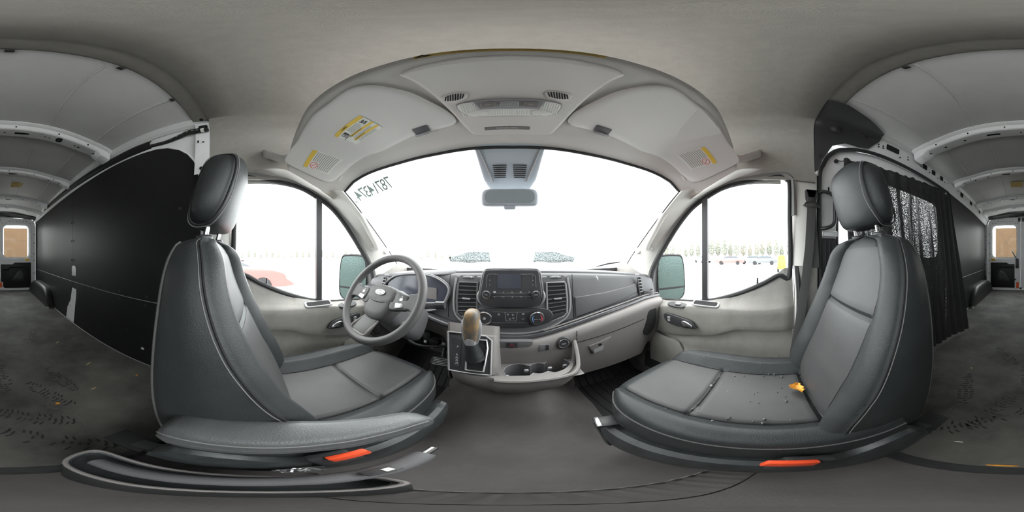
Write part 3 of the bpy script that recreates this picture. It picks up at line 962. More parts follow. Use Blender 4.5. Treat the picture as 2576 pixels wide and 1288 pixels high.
for di, (xa, xb, wa, wb_) in enumerate(((-0.815, 0.072, -0.664, -0.064), (0.088, 0.835, 0.164, 0.732))):
    outer = [(xa, -0.765), (xb, -0.765), (xb, 0.885)] if di == 0 else [(xa, -0.765), (xb, -0.765), (xb, 0.72), (xb - 0.03, 0.82), (xb - 0.1, 0.87), (xa, 0.89)]
    if di == 0:
        outer += [(xa + 0.12, 0.865), (xa + 0.04, 0.82), (xa, 0.72)]
    inner = [((wa + wb_) / 2 + a, 0.34 + b) for a, b in rr(wb_ - wa, 0.755, 0.10, 6)]
    oa, ia = ringframe(outer, inner, 0, 0, 96)
    Yd = -3.70
    mid = lambda t: [(a + (c - a) * t, b + (d - b) * t) for (a, b), (c, d) in zip(ia, oa)]
    inn2 = [((wa + wb_) / 2 + (a - (wa + wb_) / 2) * 1.12, 0.34 + (b - 0.34) * 1.09) for a, b in ia]
    rings = []
    for pts, yy in ((ia, Yd - 0.06), (ia, Yd - 0.012), (inn2, Yd - 0.004), (inn2, Yd + 0.0), (oa, Yd), (oa, Yd - 0.06)):
        rings.append([(x, yy, z) for x, z in pts])
    rings.append(rings[0])
    d = struct(MB().grid(rings, True).build('door_%d' % (4 + di), M['white'], ang=35), 'white rear cargo door ' + ('left of the split seen from the seats' if di else 'with brown card outside its pane'))
    w = struct(MB().prism([(x, Yd - 0.05, z) for x, z in ia], (0, -0.004, 0)).build('window_%d' % (5 + di), M['rearglass'], flat=True), 'rear door window')
    MB().tube([(x, Yd - 0.045, z) for x, z in ia], 0.010, 6, True).build('window_seal', M['rubber'], d)
    # black lower trim with pull pocket and round cover
    cx = (xa + xb) / 2 + (0.02 if di else -0.01)
    hw = (xb - xa) / 2 - 0.09
    lo = [(cx - hw, -0.73), (cx + hw, -0.73), (cx + hw, -0.17), (cx - hw, -0.17)]
    if di:
        lo = [(0.215, -0.73), (0.765, -0.73), (0.765, -0.15), (0.40, -0.15), (0.34, -0.185), (0.215, -0.185)]
    else:
        lo = [(-0.71, -0.735), (-0.10, -0.735), (-0.07, -0.70), (-0.07, -0.60), (-0.02, -0.58), (-0.02, -0.19), (-0.28, -0.19), (-0.34, -0.15), (-0.71, -0.15)]
    tp = MB().prism([(x, Yd, z) for x, z in lo], (0, 0.018, 0), 0.006).build('lower_trim', M['panel'], d)
    px_ = 0.48 if di else -0.42
    m_ = 1 if di else -1
    MB().prism([(px_ + m_ * x, Yd + 0.018, -0.46 + z) for x, z in cr([(-0.14, -0.10), (0.06, -0.10), (0.12, -0.09), (0.11, 0.06), (0.06, 0.13), (-0.02, 0.10), (-0.10, 0.0)], 4, True)], (0, 0.012, 0), 0.004).build('pull_surround', M['arch'], tp)
    MB().rev((px_ + m_ * 0.02, Yd + 0.028, -0.45), (0, 1, 0), [(0.075, 0), (0.072, 0.006), (0, 0.007)], 20).build('round_cover', M['black'], tp)
    MB().prism([(x, Yd + 0.018, z) for x, z in ([(0.70, -0.70), (0.67, -0.70), (0.67, -0.33), (0.60, -0.27), (0.25, -0.27), (0.25, -0.24), (0.62, -0.24), (0.70, -0.31)] if di else [(-0.66, -0.70), (-0.63, -0.70), (-0.63, -0.33), (-0.56, -0.27), (-0.25, -0.27), (-0.18, -0.33), (-0.05, -0.33), (-0.05, -0.30), (-0.16, -0.30), (-0.24, -0.24), (-0.58, -0.24), (-0.66, -0.31)])], (0, 0.006, 0)).build('pull_groove', M['slot'], tp)
    MB().prism([(x, Yd, z) for x, z in ([(0.12, -0.74), (0.175, -0.74), (0.175, -0.60), (0.12, -0.60)] if di else [(-0.05, -0.72), (0.0, -0.72), (0.0, -0.60), (-0.05, -0.60)])], (0, 0.008, 0), 0.003).build('reflector', M['orange'], d)
    MB().plate((0.705 if di else -0.62, Yd, -0.085), (0, 1, 0), rr(0.10, 0.05, 0.008), 0.008, 0.003).build('marker_label', M['amberlens'], d)
    if di:
        MB().box((0.155, Yd + 0.012, -0.17), (0.07, 0.03, 0.22), 0.008).build('door_handle', M['black'], d)
        MB().box((0.20, Yd + 0.012, -0.535), (0.05, 0.02, 0.03), 0.006, Matrix.Rotation(0.5, 3, 'Y')).build('catch', M['rubber'], d)
        MB().box((0.21, Yd - 0.0, 0.0), (0.03, 0.012, 0.22), 0.003, Matrix.Rotation(0.5, 3, 'Y')).build('hanging_tag', M['greenish'], d)
    MB().box((0.11 if di else 0.02, Yd + 0.01, 0.84), (0.05, 0.03, 0.10), 0.004).build('upper_latch', M['black'], d)
    mb = MB()
    for t_ in [0.1 * k for k in range(10)]:
        x_ = xa + 0.05 + (xb - xa - 0.1) * t_
        mb.box((x_, Yd + 0.001, 0.80 if abs(t_ - 0.45) < 0.3 else 0.76), (0.012, 0.004, 0.02))
    for z_ in (0.5, 0.3, 0.05, -0.1, -0.4, -0.6):
        mb.box(((xb - 0.03) if di else (xa + 0.035), Yd + 0.001, z_), (0.018, 0.004, 0.022))
    mb.build('door_hole', M['hole'], d)
# door surround and header
sur = MB()
for s, x0, x1 in ((-1, -0.88, -0.82), (1, 0.84, 0.92)):
    sur.box(((x0 + x1) / 2, -3.70, 0.06), (abs(x1 - x0), 0.06, 1.72), 0.006)
for c_, d_ in (((-0.83, -3.775, 0.05), (0.12, 0.02, 1.8)), ((0.87, -3.775, 0.05), (0.14, 0.02, 1.8)), ((0.02, -3.775, 0.91), (1.8, 0.02, 0.16)), ((0.02, -3.775, -0.78), (1.8, 0.02, 0.10)), ((0.08, -3.775, 0.05), (0.07, 0.02, 1.8))):
    sur.box(c_, d_)
sur.box((0.02, -3.70, 0.91), (1.80, 0.06, 0.06), 0.006)
sur = struct(sur.build('trim_22', M['white']), 'white rear door surround')
MB().tube([(-0.825, -3.665, -0.74), (-0.825, -3.665, 0.72), (-0.79, -3.665, 0.83), (-0.70, -3.665, 0.875), (0.02, -3.665, 0.90), (0.72, -3.665, 0.88), (0.81, -3.665, 0.83), (0.845, -3.665, 0.72), (0.845, -3.665, -0.74)], 0.008, 6).build('door_seal', M['rubber'], sur)
mb = MB()
for s, x_ in ((-1, -0.845), (1, 0.875)):
    for z_ in (0.75, 0.45, 0.15, -0.2, -0.5, -0.66):
        mb.box((x_, -3.669, z_), (0.014, 0.004, 0.02))
mb.build('surround_hole', M['hole'], sur)
struct(MB().slab([[(-0.83, y, z), (0.0, y, z + 0.085), (0.86, y, z)] for y, z in ((-3.50, 0.865), (-3.62, 0.84), (-3.68, 0.835))], (0, 0, 0.01)).build('trim_23', M['panel']), 'black header above the rear doors')
struct(MB().box((0.02, -3.70, -0.785), (1.75, 0.1, 0.03), 0.006).build('trim_24', M['white']))
for i, (x0, x1, z0, z1, lab) in enumerate(((-0.64, -0.09, -0.06, 0.655, 'plain brown cardboard sheet outside the left rear door pane'), (0.165, 0.665, -0.06, 0.660, 'brown cardboard sheet with a crossed string outside the right rear door pane'))):
    K_ = 1.548
    e0, e1, g1 = x0 * K_, x1 * K_, z1 * K_
    c = tag(MB().box(((e0 + e1) / 2, -6.05, (g1 + GR) / 2), (e1 - e0, 0.40, g1 - GR), 0.004).build('cardboard_box', M['card']), lab.replace('sheet', 'box'), 'cardboard box', 'boxes behind the rear doors')
    mb = MB()
    if i:
        mb.tube([(e0, -5.849, g1), (e1, -5.849, 0.0)], 0.003, 4).tube([(e1, -5.849, g1), (e0, -5.849, 0.0)], 0.003, 4)
    else:
        mb.tube([(e0, -5.849, 0.56), (e1, -5.849, 0.562)], 0.002, 4).tube([(-0.38, -5.849, 0.22), (-0.78, -5.849, -0.06)], 0.002, 4)
    o = mb.build('crease', M['ink'])
    o.parent = c

# ---------------------------------------------------------------- sliding door with curtain
outer = [(-1.66, -0.76), (-0.275, -0.76), (-0.275, 0.45), (-0.30, 0.58), (-0.36, 0.68), (-0.45, 0.735), (-0.64, 0.765), (-1.66, 0.765)]
inner = [(-0.955 + a, 0.265 + b) for a, b in rr(1.12, 0.58, 0.09, 6)]
oa, ia = ringframe(outer, inner, 0, 0, 96)
rings = []
for pts, xx in ((ia, 0.895), (ia, 0.872), (oa, 0.862), (oa, 0.895)):
    rings.append([(xx, y, z) for y, z in pts])
rings.append(rings[0])
d3 = struct(MB().grid(rings, True).build('door_3', M['white'], ang=35), 'sliding side door')
w3 = struct(MB().prism([(0.885, y, z) for y, z in ia], (0.004, 0, 0)).build('window_4', M['glass'], flat=True), 'sliding door window')
MB().tube([(0.876, y, z) for y, z in ia], 0.010, 6, True).build('window_seal', M['rubber'], d3)
mb = MB().plate((0.861, -0.335, 0.40), (-1, 0, 0), rr(0.008, 0.03, 0.003), 0.003)
mb.build('door_slot', M['hole'], d3)
mb = MB().box((0.85, -0.325, -0.06), (0.02, 0.10, 0.32), 0.006)
for k in range(4):
    mb.box((0.838, -0.288 - 0.022 * k, -0.06), (0.008, 0.006, 0.29), 0.002)
mb.build('latch_cover', M['black'], d3)
MB().box((0.85, -0.34, 0.125), (0.03, 0.09, 0.035), 0.010).build('latch_cap', M['white'], d3)
gh = MB().tube(cr([(0.83, -0.268, 0.352), (0.805, -0.285, 0.356), (0.798, -0.325, 0.345), (0.796, -0.345, 0.32), (0.796, -0.347, 0.25), (0.796, -0.345, 0.185), (0.798, -0.325, 0.158), (0.805, -0.285, 0.146), (0.83, -0.268, 0.150)], 5), 0.011, 10).build('grab_handle', M['black'])
tag(gh, 'black looped grab handle on the pillar beside the sliding door', 'handle')

curt = bpy.data.materials.new('thin_black_curtain_cloth')
curt.use_nodes = True
n = curt.node_tree
b = n.nodes['Principled BSDF']
b.inputs['Base Color'].default_value = (0.022, 0.022, 0.023, 1)
b.inputs['Roughness'].default_value = 0.9
o = n.nodes['Material Output']
mx = n.nodes.new('ShaderNodeMixShader')
tr = n.nodes.new('ShaderNodeBsdfTransparent')
no = n.nodes.new('ShaderNodeTexNoise')
no.inputs['Scale'].default_value = 170
no.inputs['Detail'].default_value = 2
tcn = n.nodes.new('ShaderNodeTexCoord')
ra = n.nodes.new('ShaderNodeValToRGB')
ra.color_ramp.elements[0].position = 0.50
ra.color_ramp.elements[0].color = (0, 0, 0, 1)
ra.color_ramp.elements[1].position = 0.72
ra.color_ramp.elements[1].color = (0.30, 0.30, 0.30, 1)
n.links.new(tcn.outputs['Object'], no.inputs['Vector'])
n.links.new(no.outputs[0], ra.inputs[0])
# the gathered cloth lies single in some strips and doubled in others
mp = n.nodes.new('ShaderNodeMapping')
mp.inputs['Scale'].default_value = (0.2, 11.0, 0.45)
n2 = n.nodes.new('ShaderNodeTexNoise')
n2.inputs['Scale'].default_value = 1.6
n2.inputs['Detail'].default_value = 3
r2 = n.nodes.new('ShaderNodeValToRGB')
r2.color_ramp.elements[0].position = 0.46
r2.color_ramp.elements[0].color = (0.02, 0.02, 0.02, 1)
r2.color_ramp.elements[1].position = 0.58
r2.color_ramp.elements[1].color = (0.75, 0.75, 0.75, 1)
mu = n.nodes.new('ShaderNodeMath')
mu.operation = 'MULTIPLY'
n.links.new(tcn.outputs['Object'], mp.inputs['Vector'])
n.links.new(mp.outputs[0], n2.inputs['Vector'])
n.links.new(n2.outputs[0], r2.inputs[0])
n.links.new(ra.outputs[0], mu.inputs[0])
n.links.new(r2.outputs[0], mu.inputs[1])
n.links.new(mu.outputs[0], mx.inputs[0])
n.links.new(b.outputs[0], mx.inputs[1])
n.links.new(tr.outputs[0], mx.inputs[2])
n.links.new(mx.outputs[0], o.inputs[0])
NU, NVv = 200, 40
rows = []
for j in range(NVv + 1):
    t = j / NVv
    row = []
    for i in range(NU + 1):
        u = i / NU
        ytop, ztop, xtop = -0.405 - 1.20 * u, 0.615 + 0.115 * u - 0.018 * math.sin(u * PI), 0.815 - 0.025 * u
        ztop += 0.006 * math.sin(u * 95) + 0.004 * math.sin(u * 41 + 1)
        ybot, xbot = -0.44 - 1.06 * u, 0.72 - 0.16 * u ** 2
        z = ztop + (-0.755 - ztop) * t
        bell = t ** 1.3
        y = ytop + (ybot - ytop) * t + 0.07 * math.sin(PI * t) * -u ** 6
        x = xtop + (xbot - xtop) * bell
        ph = u * 2 * PI * 13 + 1.1 * math.sin(u * 9) + 0.5 * math.sin(t * 3 + u * 5)
        amp = 0.010 + 0.018 * min(1, t * 2)
        x -= amp * (0.5 + 0.5 * math.sin(ph)) + 0.01 * math.sin(u * 17 + t * 4) * t
        y += 0.010 * math.cos(ph) * min(1, t * 3)
        row.append((x, y, z))
    rows.append(row)
cur = tag(MB().grid(rows).build('curtain', curt, ang=80), 'gathered thin black curtain hanging over the sliding door', 'curtain')
rod = MB().tube([(0.842, -0.385, 0.612), (0.822, -0.40, 0.600), (0.812, -0.42, 0.607)] + [(0.812 - 0.025 * k / 20, -0.42 - 1.18 * k / 20, 0.608 + 0.115 * k / 20 - 0.018 * math.sin(k / 20 * PI)) for k in range(1, 21)], 0.004, 6)
rod.rev((0.858, -0.38, 0.615), (-1, 0, 0), [(0.013, -0.004), (0.013, 0.01), (0, 0.012)], 12)
rod.build('hanging_cord', M['rubber'], cur)

# ---------------------------------------------------------------- dashboard
dash = thing('dashboard', (0, 0.80, -0.60), 'full width charcoal van dashboard below the windshield', 'dashboard')


def dtop(x):
    return -0.062 - 0.048 * (abs(x) / 0.72) ** 2.2


ZL = [(-0.84, -0.20), (-0.70, -0.205), (-0.56, -0.232), (-0.36, -0.298), (-0.20, -0.335), (-0.10, -0.352), (0.0, -0.358), (0.10, -0.351), (0.257, -0.314), (0.42, -0.283), (0.62, -0.258), (0.72, -0.25), (0.84, -0.255)]
ZL = cr(ZL, 4)


def FY(z):
    return 0.700 + 0.12 * (z + 0.19)


xs = [-0.83 + 1.66 * k / 83 for k in range(84)]
rows = []
for x in xs:
    zt, zl = dtop(x), lerp_tab(ZL, x)
    yb = 1.10 - 0.20 * (x / 0.83) ** 2
    row = [(x, yb + 0.06, -0.135), (x, yb, zt - 0.035), (x, 0.90, zt - 0.004), (x, 0.79, zt), (x, 0.762, zt - 0.002), (x, 0.752, zt - 0.008), (x, 0.750, zt - 0.016), (x, 0.735, zt - 0.019)]
    y1 = FY(-0.10) + 0.006
    for q in (0.0, 0.1, 0.3, 0.5, 0.75, 1.0):
        z = zt - 0.026 + (zl + 0.012 - zt + 0.026) * q
        row.append((x, FY(z) + 0.004 + 0.012 * (1 - q) ** 3, z))
    rows.append(row)
up = MB().slab(rows, (0, 0.02, -0.012)).build('upper_fascia', M['dash'], dash, ang=40)
# dark strip and ledge that sweep across under the upper fascia
rows, rows2 = [], []
for x in xs:
    zl = lerp_tab(ZL, x)
    y0 = FY(zl + 0.012)
    rows.append([(x, y0 + 0.006, zl + 0.014), (x, 0.662, zl + 0.008), (x, 0.652, zl + 0.003), (x, 0.648, zl - 0.004), (x, 0.652, zl - 0.010), (x, 0.66, zl - 0.014)])
    drv = max(0.0, min(1.0, (-0.24 - x) / 0.06))
    pas = max(0.0, min(1.0, (x - 0.66) / 0.08))
    zb = -0.625 + 0.23 * drv + 0.05 * pas
    row = [(x, 0.66, zl - 0.012), (x, 0.640 + 0.02 * drv, zl - 0.018), (x, 0.628 + 0.035 * drv, zl - 0.03), (x, 0.622 + 0.045 * drv, zl - 0.055), (x, 0.628 + 0.05 * drv, zl - 0.085)]
    ze = min(zl - 0.09, zb + 0.03)
    for q in (0.15, 0.5, 0.85, 1.0):
        row.append((x, 0.626 + 0.055 * drv + 0.02 * q * q + 0.03 * pas * q, zl - 0.085 + (zb - zl + 0.085) * q))
    row += [(x, 0.68 + 0.055 * drv, zb - 0.015), (x, 0.85, zb + 0.01), (x, 1.12, zb + 0.06)]
    rows2.append(row)
MB().slab(rows, (0, 0.01, 0)).build('ledge_strip', M['blackgloss'], dash, ang=40)
MB().slab(rows2, (0, 0.012, 0.006)).build('lower_fascia', M['dashlow'], dash, ang=40)
MB().tube([(x, 0.664, lerp_tab(ZL, x) + 0.0125) for x in xs if x > 0.12], 0.004, 6).build('ledge_highlight', M['dashlow'], dash)
# end caps beside the doors, with a cup ring
for s in (-1, 1):
    o = cr([(0.632, -0.30), (0.645, -0.268), (0.69, -0.25), (0.79, -0.25), (0.80, -0.50), (0.70, -0.57), (0.640, -0.45)], 3, True)
    MB().prism([(0.72 * s, y, z) for y, z in o], (0.10 * s, 0, 0), 0.012).build('end_cap', M['dashlow'], dash)
    MB().rev((0.765 * s, 0.70, -0.248), (0, 0, 1), [(0.045, 0.0), (0.045, 0.03), (0.038, 0.032), (0.036, 0.01), (0.0, 0.008)], 24).build('cup_ring', M['dash'], dash)
    MB().prism([(x * s, 0.632, z) for x, z in cr([(0.70, -0.33), (0.765, -0.315), (0.76, -0.42), (0.735, -0.47), (0.685, -0.49), (0.655, -0.46), (0.675, -0.40)], 4, True)], (0, -0.006, 0), 0.003).build('side_pocket', M['slot'], dash)


def face(x, z, off=0.0):
    return (x, FY(z) - off, z)


def fplate(out, d, b=0.0, off=0.0):
    """outline (x, z) on the dash face, thickness d toward the seats."""
    return MB().prism([face(x, z, off) for x, z in out], (0, -d, 0), b)


# centre surround with its rim
sur = cr([(-0.250, -0.10), (-0.258, -0.20), (-0.245, -0.27), (-0.195, -0.312), (-0.11, -0.340), (0.0, -0.347), (0.11, -0.340), (0.195, -0.310), (0.245, -0.27), (0.258, -0.20), (0.250, -0.10)], 5)
cs = fplate([(x, z) for x, z in sur] + [(0.25, -0.092), (-0.25, -0.092)], 0.008, 0.004).build('centre_surround', M['dash'], dash)
MB().tube([face(x, z, 0.008) for x, z in sur], 0.0055, 6).build('surround_rim', M['silver'], cs)
# slot rollers over the vents
for s in (-1, 1):
    r_ = fplate([(0.192 * s + a, -0.098 + b) for a, b in rr(0.085, 0.014, 0.006)], 0.003, 0.001, 0.004).build('roller_slot', M['slot'], dash)
    MB().rev(face(0.192 * s - 0.03, -0.098, 0.004), (1, 0, 0), [(0.0, 0.0), (0.006, 0.003), (0.0085, 0.03), (0.006, 0.057), (0, 0.06)], 14).build('vent_roller', M['dash'], r_)
    MB().box(face(0.192 * s + 0.014, -0.095, 0.0125), (0.005, 0.002, 0.004)).build('roller_mark', M['icon'], r_)
# centre air vents
for s in (-1, 1):
    x0, x1 = (0.150, 0.238)
    o = [(x0, -0.118), (x1 - 0.006, -0.118), (x1, -0.128), (x1 + 0.004, -0.20), (x1, -0.262), (x1 - 0.016, -0.276), (x0, -0.298)]
    o = [(s * x, z) for x, z in o]
    v = fplate(o, 0.004, 0.0, 0.007).build('air_vent', M['slot'], dash)
    MB().tube([face(x, z, 0.011) for x, z in o], 0.0045, 6, True).build('vent_rim', M['silver'] if s > 0 else M['dash'], v)
    mb = MB()
    for k in range(7):
        z = -0.133 - 0.0185 * k
        tl = 0.004 * (1 if s > 0 else -1) * k / 6
        mb.prism([(s * x0 + 0.003 * s, FY(z) - 0.012, z - tl), (s * x1 - 0.003 * s, FY(z) - 0.012, z + tl), (s * x1 - 0.003 * s, FY(z) - 0.012, z + tl - 0.0035), (s * x0 + 0.003 * s, FY(z) - 0.012, z - tl - 0.0035)], (0, -0.003, 0))
    mb.build('vent_slat', M['dash'], v)
    MB().box(face(s * 0.197, -0.190, 0.018), (0.036, 0.008, 0.007), 0.002).build('vent_tab', M['silver'], v)
    MB().prism([face(s * x, z, 0.011) for x, z in ((0.155, -0.266), (0.232, -0.254), (0.226, -0.270), (0.155, -0.290))], (0, -0.003, 0), 0.001).build('blank_switch', M['black'], v)
text_mb('P\u25b3', face(-0.205, -0.276, 0.0145), (0, -1, 0), 0.008).build('lettering', M['icon'], bpy.data.objects['air_vent'])

# radio with screen
rad = fplate([(x, z) for x, z in cr([(-0.126, -0.090), (-0.120, -0.068), (-0.100, -0.059), (0.0, -0.058), (0.098, -0.059), (0.116, -0.068), (0.121, -0.090), (0.129, -0.165), (0.122, -0.196), (0.100, -0.218), (0.0, -0.222), (-0.108, -0.218), (-0.132, -0.196), (-0.138, -0.165)], 4, True)], 0.020, 0.006, 0.004)
rad = rad.build('radio', M['blackgloss'], dash)
RO = 0.0245
MB().tube([face(x, z, 0.016) for x, z in cr([(-0.139, -0.150), (-0.128, -0.085), (-0.120, -0.066), (-0.100, -0.056), (0.0, -0.055), (0.098, -0.056), (0.117, -0.066), (0.124, -0.085), (0.132, -0.150)], 5)], 0.003, 6).build('radio_rim', M['silver'], rad)
for s in (-1, 1):
    MB().tube([face(-0.004 + s * x, z, 0.012) for x, z in cr([(0.134, -0.150), (0.141, -0.172), (0.136, -0.198), (0.122, -0.216)], 4)], [0.003, 0.004, 0.006, 0.007, 0.008, 0.008, 0.008, 0.007, 0.006, 0.005, 0.004, 0.003, 0.002], 8).build('side_wing', M['silver'], rad)
MB().prism([face(-0.062 + a, -0.108 + b, RO) for a, b in ((0, -0.030), (0.10, -0.030), (0.10, 0.032), (0, 0.032))], (0, -0.0008, 0)).build('display', M['screen'], rad)
mb = MB()
for o in ([(-0.108, -0.135), (-0.106, -0.085), (-0.099, -0.078), (0.092, -0.078), (0.099, -0.085), (0.102, -0.135)],):
    mb.tube([face(x, z, RO) for x, z in o], 0.0006, 4)
mb.tube([face(x, -0.158, RO) for x in (-0.085, 0.08)], 0.0004, 4).tube([face(x, -0.1725, RO) for x in (-0.085, 0.08)], 0.0004, 4).build('panel_line', M['greyink'], rad)
tx = MB()
for k, c in enumerate('123'):
    t_ = text_mb(c, face(-0.094, -0.086 - 0.0185 * k, RO + 0.0005), (0, -1, 0), 0.005)
    tx.add(t_.v, t_.f)
for k, c in enumerate('456'):
    t_ = text_mb(c, face(0.088, -0.086 - 0.0185 * k, RO + 0.0005), (0, -1, 0), 0.005)
    tx.add(t_.v, t_.f)
for k, c in enumerate(('\u2665', '\u266b', '\u260e', '\u25a1', '\u2699')):
    t_ = text_mb(('v', '\u00a7', 'c', 'o', 'x')[k] if False else ('\u2665\u266a\u260f\u25a3\u2699')[k], face(-0.073 + 0.0365 * k, -0.155, RO + 0.0005), (0, -1, 0), 0.007)
    if len(t_.v) > 3:
        tx.add(t_.v, t_.f)
for k, c in enumerate(('|||', '|<<', '>||', '>>|', '<-')):
    t_ = text_mb(c, face(-0.073 + 0.0365 * k, -0.1735, RO + 0.0005), (0, -1, 0), 0.0045)
    tx.add(t_.v, t_.f)
tx.build('lettering', M['icon'], rad, flat=True)
for x, t_ in ((-0.106, 'VOL'), (0.098, 'TUNE')):
    kn = MB().rev(face(x, -0.163, RO - 0.001), (0, -1, 0), [(0.0175, 0.0), (0.0175, 0.014), (0.0165, 0.016), (0.0140, 0.0165)], 28).build('radio_knob', M['chrome'], rad)
    MB().rev(face(x, -0.163, RO + 0.0145), (0, -1, 0), [(0.0142, 0.0), (0.0142, 0.002), (0.0, 0.0022)], 24).build('knob_face', M['blackgloss'], kn)
    text_mb(t_, face(x, -0.163, RO + 0.0172), (0, -1, 0), 0.0045).build('lettering', M['icon'], kn, flat=True)
# climate panel
cl = fplate([(x, z) for x, z in cr([(-0.145, -0.232), (0.0, -0.226), (0.14, -0.232), (0.175, -0.262), (0.165, -0.292), (0.10, -0.312), (0.0, -0.318), (-0.11, -0.312), (-0.17, -0.292), (-0.178, -0.262)], 4, True)], 0.011, 0.004, 0.006).build('climate_panel', M['blackgloss'], dash)
CO = 0.0175
for x, hot in ((-0.113, 0), (0.103, 1)):
    kn = MB().rev(face(x, -0.270, CO - 0.001), (0, -1, 0), [(0.031, 0.0), (0.031, 0.012), (0.0295, 0.0145), (0.0255, 0.015)], 36).build('climate_knob', M['chrome'], cl)
    MB().rev(face(x, -0.270, CO + 0.012), (0, -1, 0), [(0.0258, 0.0), (0.0258, 0.002), (0.0, 0.0022)], 30).build('knob_face', M['blackgloss'], kn)
    if hot:
        for a0, a1, mm in ((95, 225, 'blueink'), (85, -35, 'redink')):
            MB().tube([face(x + 0.020 * math.cos(math.radians(a0 + (a1 - a0) * k / 14)), -0.270 + 0.020 * math.sin(math.radians(a0 + (a1 - a0) * k / 14)), CO + 0.0145) for k in range(15)], 0.0017, 5).build('temperature_arc', M[mm], kn)
        text_mb('MAX A/C  MAX', face(x, -0.273, CO + 0.0148), (0, -1, 0), 0.0032).build('lettering', M['icon'], kn, flat=True)
    else:
        text_mb('\u2217', face(x, -0.27, CO + 0.0148), (0, -1, 0), 0.012).build('lettering', M['icon'], kn, flat=True)
        MB().rev(face(x, -0.270, CO + 0.0140), (0, -1, 0), [(0.006, 0), (0.006, 0.001), (0.0045, 0.001), (0.0045, 0)], 16).build('fan_mark', M['icon'], kn)
mb = MB()
mb.tube([face(-0.082, -0.243, CO), face(0.072, -0.243, CO)], 0.0004, 4)
mb.tube([face(-0.082, -0.292, CO), face(0.072, -0.292, CO)], 0.0004, 4)
mb.tube([face(x, z, CO) for x, z in ((-0.03, -0.243), (-0.024, -0.283), (0.016, -0.283), (0.022, -0.243))], 0.0009, 4)
mb.build('panel_line', M['greyink'], cl)
mb = MB()
mb.rev(face(-0.055, -0.254, CO), (0, -1, 0), [(0.0042, 0), (0.0042, 0.0006), (0.003, 0.0006), (0.003, 0)], 16)
for x, z in ((-0.017, -0.254), (0.004, -0.256), (-0.008, -0.274), (0.006, -0.271)):
    mb.tube([face(x - 0.004, z + 0.004, CO), face(x, z - 0.003, CO), face(x + 0.004, z + 0.003, CO)], 0.0008, 4)
mb.tube([face(0.042, -0.252, CO), face(0.046, -0.249, CO), face(0.052, -0.252, CO), face(0.042, -0.2525, CO)], 0.0009, 4)
t_ = text_mb('A/C', face(0.046, -0.274, CO + 0.0005), (0, -1, 0), 0.005)
join(mb, t_).build('lettering', M['icon'], cl, flat=True)
# hazard switch panel under the ledge
hz = MB().prism([(x, 0.646, z) for x, z in cr([(-0.082, -0.372), (-0.072, -0.362), (0.0, -0.360), (0.070, -0.362), (0.080, -0.372), (0.066, -0.392), (0.0, -0.396), (-0.066, -0.392)], 4, True)], (0, -0.022, 0), 0.004).build('switch_panel', M['dash'], dash)
MB().box((0, 0.623, -0.379), (0.042, 0.004, 0.028), 0.001).build('hazard_switch', M['blackgloss'], hz)
MB().tube([(0.0, 0.6205, -0.371), (0.008, 0.6205, -0.384), (-0.008, 0.6205, -0.384)], 0.0013, 5, True).build('hazard_triangle', M['redink'], hz)
# usb port and power socket
MB().plate((0.125, 0.625, -0.400), (0, -1, 0.12), rr(0.042, 0.032, 0.006), 0.004, 0.0015).build('port_cover', M['dash'], dash)
MB().plate((0.137, 0.621, -0.400), (0, -1, 0.12), rr(0.011, 0.024, 0.002), 0.002).build('usb_port', M['slot'], dash)
sk = MB().rev((0.203, 0.628, -0.388), (0, -1, 0.12), [(0.032, 0.0), (0.032, 0.006), (0.027, 0.010), (0.0265, 0.004)], 30).build('power_socket', M['black'], dash)
MB().rev((0.203, 0.624, -0.388), (0, -1, 0.12), [(0.0235, 0.0), (0.0235, 0.008), (0.0195, 0.009), (0.019, 0.006)], 28).build('socket_ring', M['chrome'], sk)
MB().rev((0.203, 0.622, -0.388), (0, -1, 0.12), [(0.019, 0.0), (0.019, 0.005), (0, 0.0055)], 24).build('socket_cap', M['blackgloss'], sk)
text_mb('12V', (0.203, 0.6155, -0.388), (0, -1, 0.12), 0.008).build('lettering', M['icon'], sk, flat=True)
# passenger panel lines, crease and scratch
for pts_, r_ in (([face(0.276, -0.085 - 0.23 * k / 8, -0.0035) for k in range(9)], 0.0016), ([face(-0.285, -0.085 - 0.21 * k / 8, -0.0035) for k in range(9)], 0.0016), ([(0.262, 0.6235, -0.335 - 0.06 * k / 5) for k in range(6)], 0.0018), ([(0.262 + (0.66 - 0.262) * k / 8, 0.6255, -0.398 + 0.030 * k / 8) for k in range(9)], 0.0018), ([(0.66, 0.635, -0.37), (0.645, 0.645, -0.45), (0.58, 0.650, -0.56)], 0.0015)):
    MB().tube(pts_, r_, 5).build('panel_gap', M['slot'], dash)
MB().prism([face(x, z, -0.003) for x, z in ((0.285, -0.195), (0.45, -0.188), (0.60, -0.175), (0.668, -0.165), (0.672, -0.215), (0.60, -0.235), (0.45, -0.262), (0.285, -0.292))], (0, -0.006, 0), 0.005).build('airbag_cover', M['dash'], dash)
MB().tube([face(0.403, -0.102, 0.001), face(0.410, -0.112, 0.001), face(0.413, -0.124, 0.001)], [0.0015, 0.003, 0.001], 5).build('scratch', M['paper'], dash)
# glovebox latch
gl = MB().prism([(x, 0.627, z) for x, z in ((0.318, -0.432), (0.432, -0.408), (0.425, -0.425), (0.400, -0.448), (0.388, -0.478), (0.338, -0.484))], (0, -0.005, 0), 0.003).build('glovebox_handle', M['dashlow'], dash)
MB().prism([(x, 0.621, z) for x, z in ((0.338, -0.458), (0.392, -0.448), (0.386, -0.474), (0.342, -0.480))], (0, -0.002, 0)).build('handle_recess', M['silver'], gl)
MB().rev((0.372, 0.622, -0.437), (0, -1, 0), [(0.009, 0.0), (0.008, 0.003), (0.004, 0.003), (0.004, 0.0)], 16).build('glovebox_lock', M['black'], gl)
